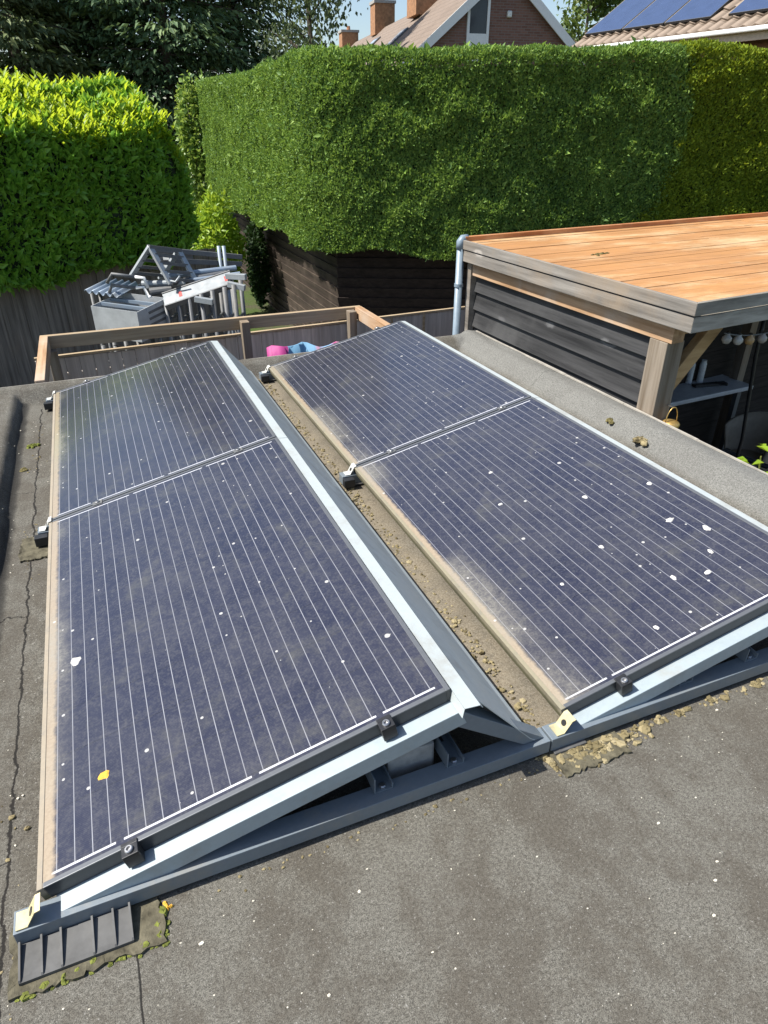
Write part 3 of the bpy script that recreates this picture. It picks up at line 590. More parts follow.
# under the roof
tb = thing('garden_table', 'pale grey garden table in the shade of the shelter', 'table', (5.9, 3.85, G))
MB().add([(x, y, z) for z in (-.845, -.80) for x, y in ((4.7, 3.48), (6.36, 3.58), (6.34, 4.14), (4.7, 4.02))], [(3, 2, 1, 0), (4, 5, 6, 7), (0, 1, 5, 4), (1, 2, 6, 5), (2, 3, 7, 6), (3, 0, 4, 7)]).build('table_top', plain('pale table top', (.48, .50, .53), .4), tb, bevel=.01)
for x, y in ((4.85, 3.58), (6.25, 3.66), (4.85, 3.95), (6.25, 4.05)): MB().box(x-.025, x+.025, y-.025, y+.025, G, -.846).build('leg', M['alu_dull'], tb)
for i, (x, y) in enumerate(((5.80, 3.90), (5.93, 3.88))):
    tag(MB().lathe((x, y, -.799), [(0, 0), (.032, 0), (.032, .19), (.026, .21), (.026, .23), (0, .23)], 14).build('bottle', plain('pale bottle', (.62, .66, .68), .3), smooth=False), ('left' if i == 0 else 'right') + ' of two slim pale bottles on the garden table', 'bottle', 'bottles on the garden table')
tg = MB(); tg.bar((5.75, 3.78, -.786), (6.12, 3.72, -.786), .07, .025); tg.bar((6.0, 3.75, -.773), (6.06, 3.64, -.773), .03, .02); tag(tg.build('hand_tool', M['black_plastic'], bevel=.006), 'black hand tool lying in front of the pale bottles', 'tool')
tg = MB(); tg.bar((5.05, 3.72, -.790), (5.22, 3.68, -.790), .035, .018); tg.bar((5.2, 3.685, -.788), (5.27, 3.72, -.788), .03, .018); tag(tg.build('pliers', M['black_plastic'], bevel=.004), 'small dark pliers at the post end of the garden table', 'tool')
# tub chair
tcn = thing('tub_chair', 'beige tub chair in front of the pale garden table', 'chair', (6.1, 3.05, G))
mb = MB(); n = 22; cx, cy = 5.86, 3.05; rows = []
for j, (z, r) in enumerate(((-1.36, .16), (-1.32, .22), (-1.18, .25), (-1.04, .27), (-.95, .285))):
    for i in range(n+1):
        a = R(-110 + 220*i/n); zz = z + (-.04+.10*math.cos(a) if j >= 3 else 0); mb.v.append((cx + r*math.cos(a), cy + r*math.sin(a), zz))
for j in range(4):
    for i in range(n): mb.f.append((j*(n+1)+i, j*(n+1)+i+1, (j+1)*(n+1)+i+1, (j+1)*(n+1)+i))
beige = plain('beige chair shell', (.34, .29, .22), .7); o = mb.build('shell', beige, tcn, smooth=True); o.modifiers.new('s', 'SOLIDIFY').thickness = .025
MB().lathe((cx, cy, -1.34), [(0, 0), (.18, 0), (.20, .03), (.18, .06), (0, .07)], 20).build('seat', beige, tcn, smooth=True)
for k in range(4):
    a = R(45+90*k); MB().tube([(cx+.14*math.cos(a), cy+.14*math.sin(a), -1.34), (cx+.24*math.cos(a), cy+.24*math.sin(a), G)], [.018, .012], 8).build('leg', M['brace_wood'], tcn)
st = thing('folding_stool', 'low wooden stool with light rim in front of the tub chair', 'stool', (4.9, 2.5, G))
zs = -.98; c0 = Vector((4.70, 2.25, zs)); ex = Vector((.62, .10, 0)); ey = Vector((-.10, .42, 0))
MB().bar(c0, c0+ex, .04, .03).build('rim', M['frame_wood'], st); MB().bar(c0+ey, c0+ey+ex, .04, .03).build('rim', M['black_wood'], st)
mb = MB()
for k in range(5): q = c0 + ex*(.08+.21*k); mb.bar(q+ey*.06, q+ey*.94, .07, .014)
mb.build('seat', M['black_wood'], st)
for q in (c0, c0+ex, c0+ey, c0+ex+ey): MB().bar((q.x, q.y, G), (q.x, q.y, zs-.016), .03, .03).build('leg', M['post_wood'], st)
# string of bulbs, hanging cord, lantern
slg = thing('string_lights', 'string of round bulbs hanging under the front fascia of the shelter', 'string lights', S(.6, .1, .6))
pts = [Vector(S(.40+.09*k, .10, .478 + .0028*(k-4)**2)) for k in range(9)]; MB().tube(pts, .004, 6).build('wire', M['alu_dull'], slg)
for k, (a, m_) in enumerate(((.43, (.30, .29, .27)), (.53, (.42, .42, .40)), (.63, (.40, .26, .12)), (.74, (.34, .31, .28)), (.86, (.6, .6, .58)), (1.0, (.6, .6, .58)))):
    z = .478 + .0028*((a-.40)/.09-4)**2; x, y, _ = S(a, .10, 0); bu = MB().lathe((x, y, z-.028), [(0, -.026), (.016, -.022), (.026, -.005), (.025, .010), (.012, .024), (.009, .034)], 14).build('bulb', plain('bulb glass', m_, .25), slg, smooth=True)
    MB().lathe((x, y, z), [(.010, -.004), (.010, .012), (0, .012)], 10).build('socket', M['black_plastic'], bu)
tag(MB().tube([(4.225, 2.0, .515), (4.245, 2.0, .2), (4.30, 2.0, -.15), (4.345, 2.0, -.42), (4.36, 2.02, G)], .012, 8).build('hanging_cord', M['cable'], smooth=True), 'thick black cord hanging from the shelter roof to the floor', 'cord')
la = thing('lantern', 'small brass lantern with wire handle at the foot of the post', 'lantern', (3.165, 1.545, -.13))
lx, ly = 3.165, 1.560; brass = plain('brass', (.60, .40, .14), .35, .7, .2, 30)
MB().lathe((lx, ly, .055), [(.048, -.010), (.050, .0), (.040, .012), (.012, .020), (0, .020)], 20).build('lid', brass, la, smooth=True)
MB().lathe((lx, ly, -.12), [(0, 0), (.046, 0), (.055, .03), (.058, .08), (.05, .12), (.044, .14)], 20).build('basket', plain('woven basket', (.50, .35, .16), .7, .1, .5, 90, .3, .8), la, smooth=True)
MB().tube([(lx + .040*math.cos(t), ly, .065 + .085*math.sin(t)) for t in [math.pi*k/14 for k in range(15)]], .003, 6).build('handle', brass, la, smooth=True)
MB().bar((lx, ly, .147), (lx, 1.612, .147), .006, .006).build('hook', M['bolt'], la)

# ------------------------------------------------------------------ foliage builders (numpy)
def norm(a): return a / np.maximum(1e-9, np.linalg.norm(a, axis=1, keepdims=True))
def leaf_arrays(Pt, dirs, nrm, ln, wd, fold=.18, bend=.15):
    d = norm(dirs); s = norm(np.cross(d, nrm)); u = norm(np.cross(s, d)); ln = ln[:, None]; wd = wd[:, None]
    b = Pt; tip = Pt + d*ln - u*ln*bend; l = Pt + d*ln*.45 + s*wd*.5 + u*wd*fold; r = Pt + d*ln*.45 - s*wd*.5 + u*wd*fold
    V = np.stack([b, l, tip, r], 1).reshape(-1, 3); k = np.arange(len(Pt))*4
    Fc = np.stack([np.stack([k, k+1, k+2], 1), np.stack([k, k+2, k+3], 1)], 1).reshape(-1, 3); return V, Fc
def leaves(name, m, parent, Pt, dirs, nrm, ln, wd, fold=.18, bend=.15):
    V, Fc = leaf_arrays(Pt, dirs, nrm, ln, wd, fold, bend); me = np_mesh(name, V, Fc); return link(name, me, m, parent)

def wall_hedge(root, name, line, zlo, ztop, depth, dens, leafL, leafW, m, core_m, seed, lump=.06, up=.5, rnd=.75, topround=.12, ends=True, flatness=1., lk=6., topdepth=None, coredrop=.06, filt=None, outw=.75):
    topdepth = topdepth or topround
    """line: function s -> (point on the front face line, outward normal) sampled by arc length array; zlo/ztop functions of s"""
    r = np.random.default_rng(seed); pts, Ltot = line
    pts = np.array(pts); seg = np.linalg.norm(np.diff(pts, axis=0), axis=1); cs = np.concatenate([[0], np.cumsum(seg)])
    def ev(s):
        i = np.clip(np.searchsorted(cs, s, 'right')-1, 0, len(seg)-1); t = (s-cs[i])/seg[i]; q = pts[i]*(1-t[:, None]) + pts[i+1]*t[:, None]
        # smooth tangents
        e = .25; i2 = np.clip(np.searchsorted(cs, np.clip(s+e, 0, cs[-1]-1e-6), 'right')-1, 0, len(seg)-1); i1 = np.clip(np.searchsorted(cs, np.clip(s-e, 0, cs[-1]-1e-6), 'right')-1, 0, len(seg)-1)
        d = norm((pts[i2+1]-pts[i2])/seg[i2][:, None] + (pts[i1+1]-pts[i1])/seg[i1][:, None]); return q, d
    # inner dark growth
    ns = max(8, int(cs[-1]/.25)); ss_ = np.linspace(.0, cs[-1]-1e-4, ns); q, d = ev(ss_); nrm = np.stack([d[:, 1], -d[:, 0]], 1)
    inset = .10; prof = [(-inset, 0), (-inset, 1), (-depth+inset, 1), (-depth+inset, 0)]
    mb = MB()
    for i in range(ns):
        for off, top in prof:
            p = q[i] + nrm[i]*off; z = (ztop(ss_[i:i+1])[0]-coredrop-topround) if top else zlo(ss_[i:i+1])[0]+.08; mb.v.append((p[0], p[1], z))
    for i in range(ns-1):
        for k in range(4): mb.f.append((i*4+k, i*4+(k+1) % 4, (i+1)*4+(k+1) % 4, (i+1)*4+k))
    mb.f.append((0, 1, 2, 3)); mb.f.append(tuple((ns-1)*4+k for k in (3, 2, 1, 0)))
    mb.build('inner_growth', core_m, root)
    # leaf shell: front face, top, ends, underside
    Hh = float(np.mean(ztop(ss_)-zlo(ss_))); nF = int(cs[-1]*Hh*dens); nTop = int(cs[-1]*depth*dens*.8)
    s = r.random(nF)*cs[-1]; q, d = ev(s); n2 = np.stack([d[:, 1], -d[:, 0]], 1); zl, zt_ = zlo(s), ztop(s); h = r.random(nF); z = zl + (zt_-zl)*h
    P3 = np.concatenate([q, z[:, None]], 1); N3 = np.concatenate([n2, np.zeros((nF, 1))], 1)
    tr_ = np.clip((z-(zt_-topround))/topround, 0, 1) if topround > 0 else 0*z; back = topdepth*(tr_ if topdepth > topround else 1-np.sqrt(1-np.clip(tr_, 0, .999)**2)); N3[:, 2] += tr_*1.2; N3 = norm(N3)
    P3 = P3 - np.concatenate([n2, 0*z[:, None]], 1)*back[:, None]
    s = r.random(nTop)*cs[-1]; q, d = ev(s); n2 = np.stack([d[:, 1], -d[:, 0]], 1); off = topdepth*.8 + r.random(nTop)*(depth-topdepth); zt_ = ztop(s)
    PT_ = np.concatenate([q - n2*off[:, None], zt_[:, None]], 1); NT_ = np.tile([0, 0, 1.], (nTop, 1))
    Pa = [P3, PT_]; Na = [N3, NT_]
    nU = int(cs[-1]*.35*dens); s = r.random(nU)*cs[-1]; q, d = ev(s); n2 = np.stack([d[:, 1], -d[:, 0]], 1); Pa.append(np.concatenate([q - n2*(r.random(nU)*.35)[:, None], (zlo(s)+.02)[:, None]], 1)); Na.append(np.concatenate([n2*.4, -np.ones((nU, 1))*.6], 1))
    if ends:
        for e, sg in ((0., -1), (cs[-1]-1e-4, 1)):
            nE = int(depth*Hh*dens); q, d = ev(np.full(nE, e)); n2 = np.stack([d[:, 1], -d[:, 0]], 1); ee = np.full(nE, e); ze = zlo(ee) + r.random(nE)*(ztop(ee)-zlo(ee)-.04)
            Pa.append(np.concatenate([q - n2*(r.random(nE)*depth)[:, None], ze[:, None]], 1)); Na.append(np.concatenate([d*sg, np.zeros((nE, 1))], 1))
    Pt = np.concatenate(Pa); Nn = norm(np.concatenate(Na))
    Pt = Pt + Nn*(vnoise(Pt, lk, seed, 4)*lump - np.abs(r.normal(size=len(Pt)))*lump*.5)[:, None]
    if filt is not None: kp = filt(Pt); Pt, Nn = Pt[kp], Nn[kp]
    nl = len(Pt); rv = r.normal(size=(nl, 3)); dr = norm(Nn*outw + np.array([0, 0, up]) + rv*rnd); nn = norm(Nn + r.normal(size=(nl, 3))*.7*flatness)
    ln = leafL*(.6 + .8*r.random(nl)); ln[r.random(nl) < (.006 if leafL < .08 else 0)] *= 2.3; return leaves(name, m, root, Pt, dr, nn, ln, ln*leafW*(.8+.4*r.random(nl)))

# ------------------------------------------------------------------ left fence and laurel hedge
lf = thing('board_fence', 'dark old vertical board fence under the laurel hedge', 'fence', (-.7, 8.4, G))
a_, b_ = Vector((-5.2, 5.85, 0)), Vector((2.05, 9.90, 0)); dv = (b_-a_).normalized(); Ln = (b_-a_).length; nv = Vector((dv.y, -dv.x, 0)); mb = MB(); x = 0; rd = random.Random(8)
while x < Ln:
    wd_ = rd.uniform(.135, .155); p = a_ + dv*(x+wd_/2) + nv*(.016*(len(mb.v)//8 % 2)); mb.bar((p.x, p.y, G), (p.x + rd.uniform(-.006, .006), p.y, -.10 + rd.uniform(-.02, .02)), .018, wd_, dv); x += wd_-.014
mb.build('boards', M['old_board'], lf)
for k in range(5):
    p = a_ + dv*(.3+1.9*k) - nv*.05; MB().bar((p.x, p.y, G), (p.x, p.y, -.02), .07, .07, dv).build('post', M['old_board'], lf)
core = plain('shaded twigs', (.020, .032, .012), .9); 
laurel = leaf_mat('laurel leaf', [(.10, .25, .03), (.20, .41, .05), (.32, .55, .07)], (.50, .72, .06), .42, .40, .45)
lh = thing('laurel_hedge', 'broad leaved laurel hedge, bright yellow green on top, at left', 'hedge', (-.5, 8.8, G))
f0 = a_ + nv*.26; f1 = Vector((1.78, 9.48, 0)) + nv*.10
line = [np.array([f0.x + (f1.x-f0.x)*k/12, f0.y + (f1.y-f0.y)*k/12]) for k in range(13)]; LL = (f1-f0).length
def lz1(s): e = np.clip((s-(LL-.7))/.7, 0, 1); return 1.90 + .05*np.sin(s*1.7) + .035*np.sin(s*4.3+1) - .75*e**4
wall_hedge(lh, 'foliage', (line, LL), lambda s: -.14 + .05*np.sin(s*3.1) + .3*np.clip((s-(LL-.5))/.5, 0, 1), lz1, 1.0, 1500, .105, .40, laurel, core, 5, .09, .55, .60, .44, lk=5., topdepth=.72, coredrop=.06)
r = np.random.default_rng(77); nS = 2300      # upright shoots on the top, several leaves each
s = r.random(nS)*LL; t = s/LL; q = np.stack([f0.x+(f1.x-f0.x)*t, f0.y+(f1.y-f0.y)*t], 1) - np.array([nv.x, nv.y])*(offs := -.04+r.random(nS)**1.15*.95)[:, None]
base = np.concatenate([q, (lz1(s) - .08 - .08*r.random(nS) - .44*np.clip(1-offs/.72, 0, 1))[:, None]], 1); hgt = .10 + .16*r.random(nS); lean = r.normal(size=(nS, 2))*.18
Pt, Dr, Nn, Ln_ = [], [], [], []
for k in range(9):
    f_ = k/8; p = base + np.concatenate([lean*(hgt*f_)[:, None], (hgt*f_)[:, None]], 1); a = r.random(nS)*6.28 + k*2.4
    d = np.stack([np.cos(a), np.sin(a), .7+.8*f_+0*a], 1); Pt.append(p); Dr.append(d); Nn.append(np.stack([-np.cos(a), -np.sin(a), 1.2+0*a], 1)); Ln_.append(.075+.055*r.random(nS))
shoot = leaf_mat('young laurel leaf', [(.19, .32, .02), (.27, .42, .03), (.36, .50, .04)], (.66, .74, .04), .6, .4, .4)  # sun shining through the hedge top put into this brighter leaf colour
leaves('sunlit_shoots', shoot, lh, np.concatenate(Pt), np.concatenate(Dr), np.concatenate(Nn), np.concatenate(Ln_), np.concatenate(Ln_)*.38)

# ------------------------------------------------------------------ clipped conifer hedges and the brown fence below
conif = leaf_mat('clipped conifer spray', [(.035, .080, .024), (.11, .21, .045), (.21, .34, .065), (.34, .46, .10)], (.36, .52, .07), .34, .55, .3)
golden = leaf_mat('golden conifer spray', [(.09, .14, .012), (.19, .27, .018), (.31, .38, .03)], (.48, .52, .03), .34, .6, .25)
def arc(c, r_, a0, a1, n): return [np.array([c[0]+r_*math.cos(R(a0+(a1-a0)*k/n)), c[1]+r_*math.sin(R(a0+(a1-a0)*k/n))]) for k in range(n+1)]
cornerc = np.array([4.22, 8.93]); cr_ = .95      # rounded corner
aL, aF = 180., 245.
left_end = arc(cornerc, cr_, aL, aL, 1)[0] + 7.6*np.array([-.004, .99999])
line = [left_end*(1-t)+arc(cornerc, cr_, aL, aL, 1)[0]*t for t in np.linspace(0, 1, 16)][:-1] + arc(cornerc, cr_, aL, aF, 8)
pe = line[-1]; df = np.array([math.sin(R(180-aF)), 0]); df = np.array([-math.sin(R(aF)), math.cos(R(aF))])
aR = 258.; df2 = np.array([-math.sin(R(aR)), math.cos(R(aR))]); line += [pe + df*x for x in np.linspace(.3, 1.3, 4)]; pk = line[-1]
for k in range(1, 5): am = aF + (aR-aF)*k/5; line.append(line[-1] + .16*np.array([-math.sin(R(am)), math.cos(R(am))]))
for k in range(10): line.append(line[-1] + .24*df2)
Ltot = sum(np.linalg.norm(b-a) for a, b in zip(line, line[1:]))
gs = line[-1] - df2*.20
rb = np.random.default_rng(90)
def bnd(p): return (p[:, 2]-1.3)*.22 + .20*vnoise(p, 3., 51, 3) + rb.normal(size=len(p))*.09
ch_ = thing('conifer_hedge', 'tall clipped dark green conifer hedge with rounded corner', 'hedge', (3.6, 8.8, G))
ztop = lambda s: 2.29 + .07*ss(8.5, 12., s) + .03*np.sin(s*.9+1) + .015*np.sin(s*3.7); zlow = lambda s: .0 + .05*np.sin(s*2.3) + .03*np.sin(s*5.1) - .09*np.clip((s-7.5)/3, 0, 1)
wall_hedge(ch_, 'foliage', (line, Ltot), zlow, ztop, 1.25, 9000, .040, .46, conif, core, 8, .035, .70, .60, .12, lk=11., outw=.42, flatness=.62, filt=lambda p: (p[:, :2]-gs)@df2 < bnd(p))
# golden section carrying on to the right
gline = [gs + df2*x + np.array([-df2[1], df2[0]])*.03 for x in np.linspace(-.5, 2.6, 9)]
gh = thing('conifer_hedge', 'yellow green golden conifer hedge section at the right end', 'hedge', (float(gs[0]), float(gs[1]), G))
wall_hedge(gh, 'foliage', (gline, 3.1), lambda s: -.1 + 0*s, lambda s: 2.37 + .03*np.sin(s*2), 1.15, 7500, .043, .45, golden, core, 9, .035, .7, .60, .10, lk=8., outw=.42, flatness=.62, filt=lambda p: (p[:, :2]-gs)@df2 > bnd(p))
# brown fence: left run, then the front run
bf = thing('plank_fence', 'dark brown horizontal plank fence under the conifer hedge', 'fence', (3.7, 8.7, G))
def plank_run(p, q, m, name, zt, nv_):
    mb = MB(); z = zt; d = (q-p).normalized()
    while z > G:
        mb.bar((p.x, p.y, z-.066), (q.x, q.y, z-.066), .018, .152, (UP - nv_*.20)); z -= .140
    mb.build(name, m, bf)
fc = Vector((3.66, 8.66, 0)); fl = fc + Vector((.0, 1., 0))*7.2; fr = fc + Vector((df[0], df[1], 0))*6.2
plank_run(fl, fc, M['brown_fence'], 'side_planks', -.02, Vector((1, 0, 0))); plank_run(fc, fr, M['brown_fence_shaded'], 'front_planks', -.02, Vector((-df[1], df[0], 0)))
for k in range(5):
    p = fc + (fl-fc)*(.02+.24*k) + Vector((.05, 0, 0)); MB().bar((p.x, p.y, G), (p.x, p.y, .02), .07, .07).build('post', M['brown_fence'], bf)
for k in range(1, 4):
    p = fc + (fr-fc)*(.3*k) + Vector((.03, .06, 0)); MB().bar((p.x, p.y, G), (p.x, p.y, .0), .07, .07).build('post', M['brown_fence_shaded'], bf)

# ------------------------------------------------------------------ bushes and plants
def bush(name, label, cat, c, rad, zr, n, ln, wd, m, seed, group=None, stem=True, dens_in=.25):
    r = np.random.default_rng(seed); root = thing(name, label, cat, (c[0], c[1], G), group)
    d = norm(r.normal(size=(n, 3))); rr = r.random(n)**dens_in; p = d*np.array([rad[0], rad[1], (zr[1]-zr[0])/2])*rr[:, None]; lob = 1 + .22*vnoise(d*3, 1.6, seed, 3); p = p*lob[:, None] + np.array([c[0], c[1], (zr[0]+zr[1])/2])
    p[:, 2] = np.maximum(p[:, 2], G+.02); dr = norm(d*.8 + np.array([0, 0, .25]) + r.normal(size=(n, 3))*.6); l = ln*(.6+.8*r.random(n)); leaves('foliage', m, root, p, dr, norm(d + np.array([0, 0, .5]) + r.normal(size=(n, 3))*.5), l, l*wd)
    if stem:
        mb = MB(); q = random.Random(seed)
        for k in range(5):
            a = q.uniform(0, 6.28); mb.tube([(c[0], c[1], G), (c[0]+rad[0]*.3*math.cos(a), c[1]+rad[1]*.3*math.sin(a), (zr[0]+zr[1])/2), (c[0]+rad[0]*.7*math.cos(a), c[1]+rad[1]*.7*math.sin(a), zr[1]*.8+zr[0]*.2)], [.03, .018, .006], 6)
        mb.build('stem', M['old_board'], root)
    return root
ivy = leaf_mat('ivy leaf', [(.09, .18, .03), (.18, .30, .05), (.34, .44, .11)], (.45, .55, .10), .35, .35, .5); ivyd = leaf_mat('dark ivy leaf', [(.012, .03, .008), (.025, .05, .012)], (.05, .1, .02), .2, .6, .15)
limeleaf = leaf_mat('lime leaf', [(.15, .28, .02), (.26, .40, .03), (.34, .48, .05)], (.5, .6, .05), .4, .45, .4)
bush('ivy_bush', 'light ivy covered bush in the gap between the two hedges', 'bush', (3.26, 17.2), (.46, .4), (-.6, 2.42), 4600, .11, .75, ivy, 21)
bush('shrub', 'bright lime shrub low in the gap behind the metal stack', 'shrub', (2.55, 12.2), (.42, .5), (-1.2, .45), 3000, .10, .55, limeleaf, 22)
bush('ivy', 'dark ivy climbing at the end of the brown fence', 'ivy', (3.38, 12.7), (.16, .5), (-1.7, -.05), 1800, .08, .8, ivyd, 23, stem=False)
lp = thing('leafy_plant', 'lime green leafy plant showing above the right roof edge', 'plant', (3.62, 1.12, G))
r = np.random.default_rng(5); Pt, Dr, Nn, Ln_ = [], [], [], []
for k in range(60):
    a = r.random()*6.28; rr = .05+.20*r.random(); p = np.array([3.60+rr*math.cos(a), 1.13+rr*math.sin(a), -.24+.26*r.random()*(1-rr*1.5)]); Pt.append(p); Dr.append([math.cos(a), math.sin(a), .25+.3*r.random()]); Nn.append([-.2*math.cos(a), -.2*math.sin(a), 1]); Ln_.append((.05+.045*r.random()))
leaves('foliage', limeleaf, lp, np.array(Pt), np.array(Dr), np.array(Nn), np.array(Ln_), np.array(Ln_)*.5, bend=.35)
mb = MB()
for k in range(6): a = k*1.05; mb.tube([(3.62, 1.13, G), (3.62+.05*math.cos(a), 1.13+.05*math.sin(a), -.8), (3.62+.14*math.cos(a), 1.13+.14*math.sin(a), -.08)], [.012, .009, .004], 6)
mb.build('stem', M['moss_green'], lp)

# ------------------------------------------------------------------ background trees
def tube_arr(mb, p, q, r0, r1): mb.tube([p, (Vector(p)+Vector(q))/2 + Vector((random.uniform(-.1, .1), random.uniform(-.1, .1), 0)), q], [r0, (r0+r1)/2, r1], 7)
bark = plain('bark', (.10, .08, .06), .9, 0, .3, 10)
def conifer(label, pos, h, rad, n, m, seed, zb=G, droop=.35, ln=.25, shape=.75, group='dark conifers beyond the gardens'):
    r = np.random.default_rng(seed); q = random.Random(seed); root = thing('conifer_tree', label, 'tree', (pos.x, pos.y, G), group)
    mb = MB(); mb.tube([(pos.x, pos.y, G), (pos.x+.1, pos.y, G+h*.5), (pos.x, pos.y, G+h*.97)], [.22, .14, .02], 8)
    nb = int(h*13); Pt, Dr = [], []
    for k in range(nb):
        t = .10+.90*k/nb; z = G+h*t; a = k*2.4+q.uniform(-.5, .5); L = rad*((1-t)**shape)*q.uniform(.65, 1.15)+.15; e = np.array([math.cos(a), math.sin(a)])
        p1 = (pos.x+e[0]*L, pos.y+e[1]*L, z-droop*L*q.uniform(.4, 1.2)+.25*L)
        if k % 2 == 0: tube_arr(mb, (pos.x, pos.y, z), p1, .035, .008)
        m_ = int(n/nb*(L/rad+.25)); u = r.random(m_)**.7; side = r.normal(size=m_)*.20*L; pr = np.array([-e[1], e[0]])
        P_ = np.stack([pos.x+e[0]*L*u+pr[0]*side, pos.y+e[1]*L*u+pr[1]*side, z+(p1[2]-z)*u - np.abs(r.normal(size=m_))*.16 - .10*np.abs(side)], 1)
        d = np.stack([e[0]*.9+pr[0]*side*1.5+r.normal(size=m_)*.35, e[1]*.9+pr[1]*side*1.5+r.normal(size=m_)*.35, -.35+r.normal(size=m_)*.35], 1); Pt.append(P_); Dr.append(d)
    Pt = np.concatenate(Pt); Dr = np.concatenate(Dr); l = ln*(.5+.9*r.random(len(Pt))); leaves('crown', m, root, Pt, Dr, np.array([0, 0, 1.])+r.normal(size=Pt.shape)*.45, l, l*.42, bend=.2)
    mb.build('trunk', bark, root); return root
dkc = leaf_mat('dark conifer spray', [(.06, .11, .055), (.12, .19, .085), (.22, .30, .125)], (.22, .32, .10), .15, .6, .25)
mdc = leaf_mat('mid conifer spray', [(.08, .115, .055), (.145, .185, .08), (.22, .25, .11)], (.1, .15, .04), .18, .6, .25)
conifer('mid green conifer at the far left, first in the tree row', at(15, 60, 25), 14, 3.3, 30000, mdc, 1)
conifer('dark conifer second from the left behind the laurel hedge', at(92, 60, 28), 16, 4.0, 34000, dkc, 2)
conifer('large dark conifer third from left behind the laurel hedge', at(165, 60, 27), 17, 4.2, 38000, dkc, 3)
conifer('dark conifer right of the others, behind the hedge gap', at(236, 60, 30), 17, 4.0, 32000, dkc, 4)
conifer('distant conifer standing behind the gap between first two', at(55, 60, 36), 16, 4.4, 16000, mdc, 6)
def broad(name, label, cat, pos, z0, z1, rad, n, ln, wd, m, seed, droop=0., group=None):
    r = np.random.default_rng(seed); q = random.Random(seed); root = thing(name, label, cat, (pos.x, pos.y, G), group)
    mb = MB(); mb.tube([(pos.x, pos.y, G), (pos.x+.1, pos.y, z0), (pos.x-.05, pos.y, z1*.92)], [.17, .12, .02], 8); Pt, Dr = [], []
    nb = 34
    for k in range(nb):
        t = q.random(); z = z0+(z1-z0)*t; a = q.uniform(0, 6.28); L = rad*math.sin(math.pi*min(.97, .12+.86*t))**.7*q.uniform(.55, 1.1); p1 = np.array([pos.x+L*math.cos(a), pos.y+L*math.sin(a), z+L*.35]); tube_arr(mb, (pos.x, pos.y, z-.2), tuple(p1), .04, .008)
        m_ = n//nb; u = .35+.65*r.random(m_)**.6; cl = r.normal(size=(m_, 3))*np.array([.30, .30, .26]); P_ = np.array([pos.x, pos.y, z-.2])*(1-u[:, None])+p1*u[:, None]+cl
        hang = r.random(m_)*droop; P_[:, 2] -= hang; Pt.append(P_); Dr.append(r.normal(size=(m_, 3))*.7+np.array([0, 0, -.3-droop]))
    Pt = np.concatenate(Pt); Dr = np.concatenate(Dr); l = ln*(.6+.8*r.random(len(Pt))); leaves('crown', m, root, Pt, Dr, np.array([0, 0, 1.])+r.normal(size=Pt.shape)*.8, l, l*wd); mb.build('trunk', bark, root); return root
birch = leaf_mat('birch leaf', [(.045, .075, .03), (.075, .11, .045), (.11, .14, .07)], (.15, .2, .06), .3, .5, .4); bl = leaf_mat('sunny leaf', [(.06, .11, .02), (.11, .17, .03), (.18, .23, .05)], (.25, .32, .05), .3, .5, .4)
broad('birch_tree', 'thin weeping birch against the sky above the conifer hedge', 'tree', at(310, 60, 24), 1., 8.6, 1.35, 7000, .13, .6, birch, 31, .9)
broad('leafy_tree', 'sunny leafy tree between the two brick houses', 'tree', at(585, 40, 33), .5, 8.2, 2.6, 9000, .17, .7, bl, 32, .1)
broad('leafy_tree', 'second leafy tree farther back, right of the brick gable', 'tree', at(660, 40, 40), .5, 8.8, 3.0, 7000, .2, .7, bl, 33, .1)

# ------------------------------------------------------------------ metal stack behind the timber frame
def beam_frame(name, label, cat, u, v_, f, wd_, zt, group, m=None):
    """upright ladder-like scaffold frame standing on the ground: two poles and rungs"""
    c = at(u, v_, f); root = thing(name, label, cat, (c.x, c.y, G), group)
    for s_ in (-.5, .5): p = c + EF*s_*wd_; MB().tube([(p.x, p.y, G), (p.x, p.y, zt)], .023, 10).build('pole', m or M['alu_dull'], root, smooth=True)
    for k in range(4):
        z = G + .25 + k*.42
        if z < zt-.05: a = c - EF*wd_*.5; b = c + EF*wd_*.5; MB().tube([(a.x, a.y, z), (b.x, b.y, z)], .015, 8).build('rung', m or M['alu_dull'], root, smooth=True)
    return root
fA, fB = 7.0, 7.35
GF = 'upright ladder sections in the metal stack'
us = [163, 174, 186, 197, 209, 220, 232, 241]
ords = ['first', 'second', 'third', 'fourth', 'fifth', 'sixth', 'seventh', 'last']
for i, u in enumerate(us):
    zt_ = at(u, 303 - (u-163)*.29, 7.0).z - .03
    beam_frame('scaffold_ladder', f'{ords[i]} upright ladder section from the left under the aluminium deck', 'ladder section', u, 320, 7.12, .36, zt_, GF)
for i, u in enumerate((106, 118, 131, 146)):
    beam_frame('scaffold_ladder', f'{ords[i]} upright ladder section from the left under the grey trough', 'ladder section', u, 330, 7.0, .30, -.47 if i < 9 else 0, GF)
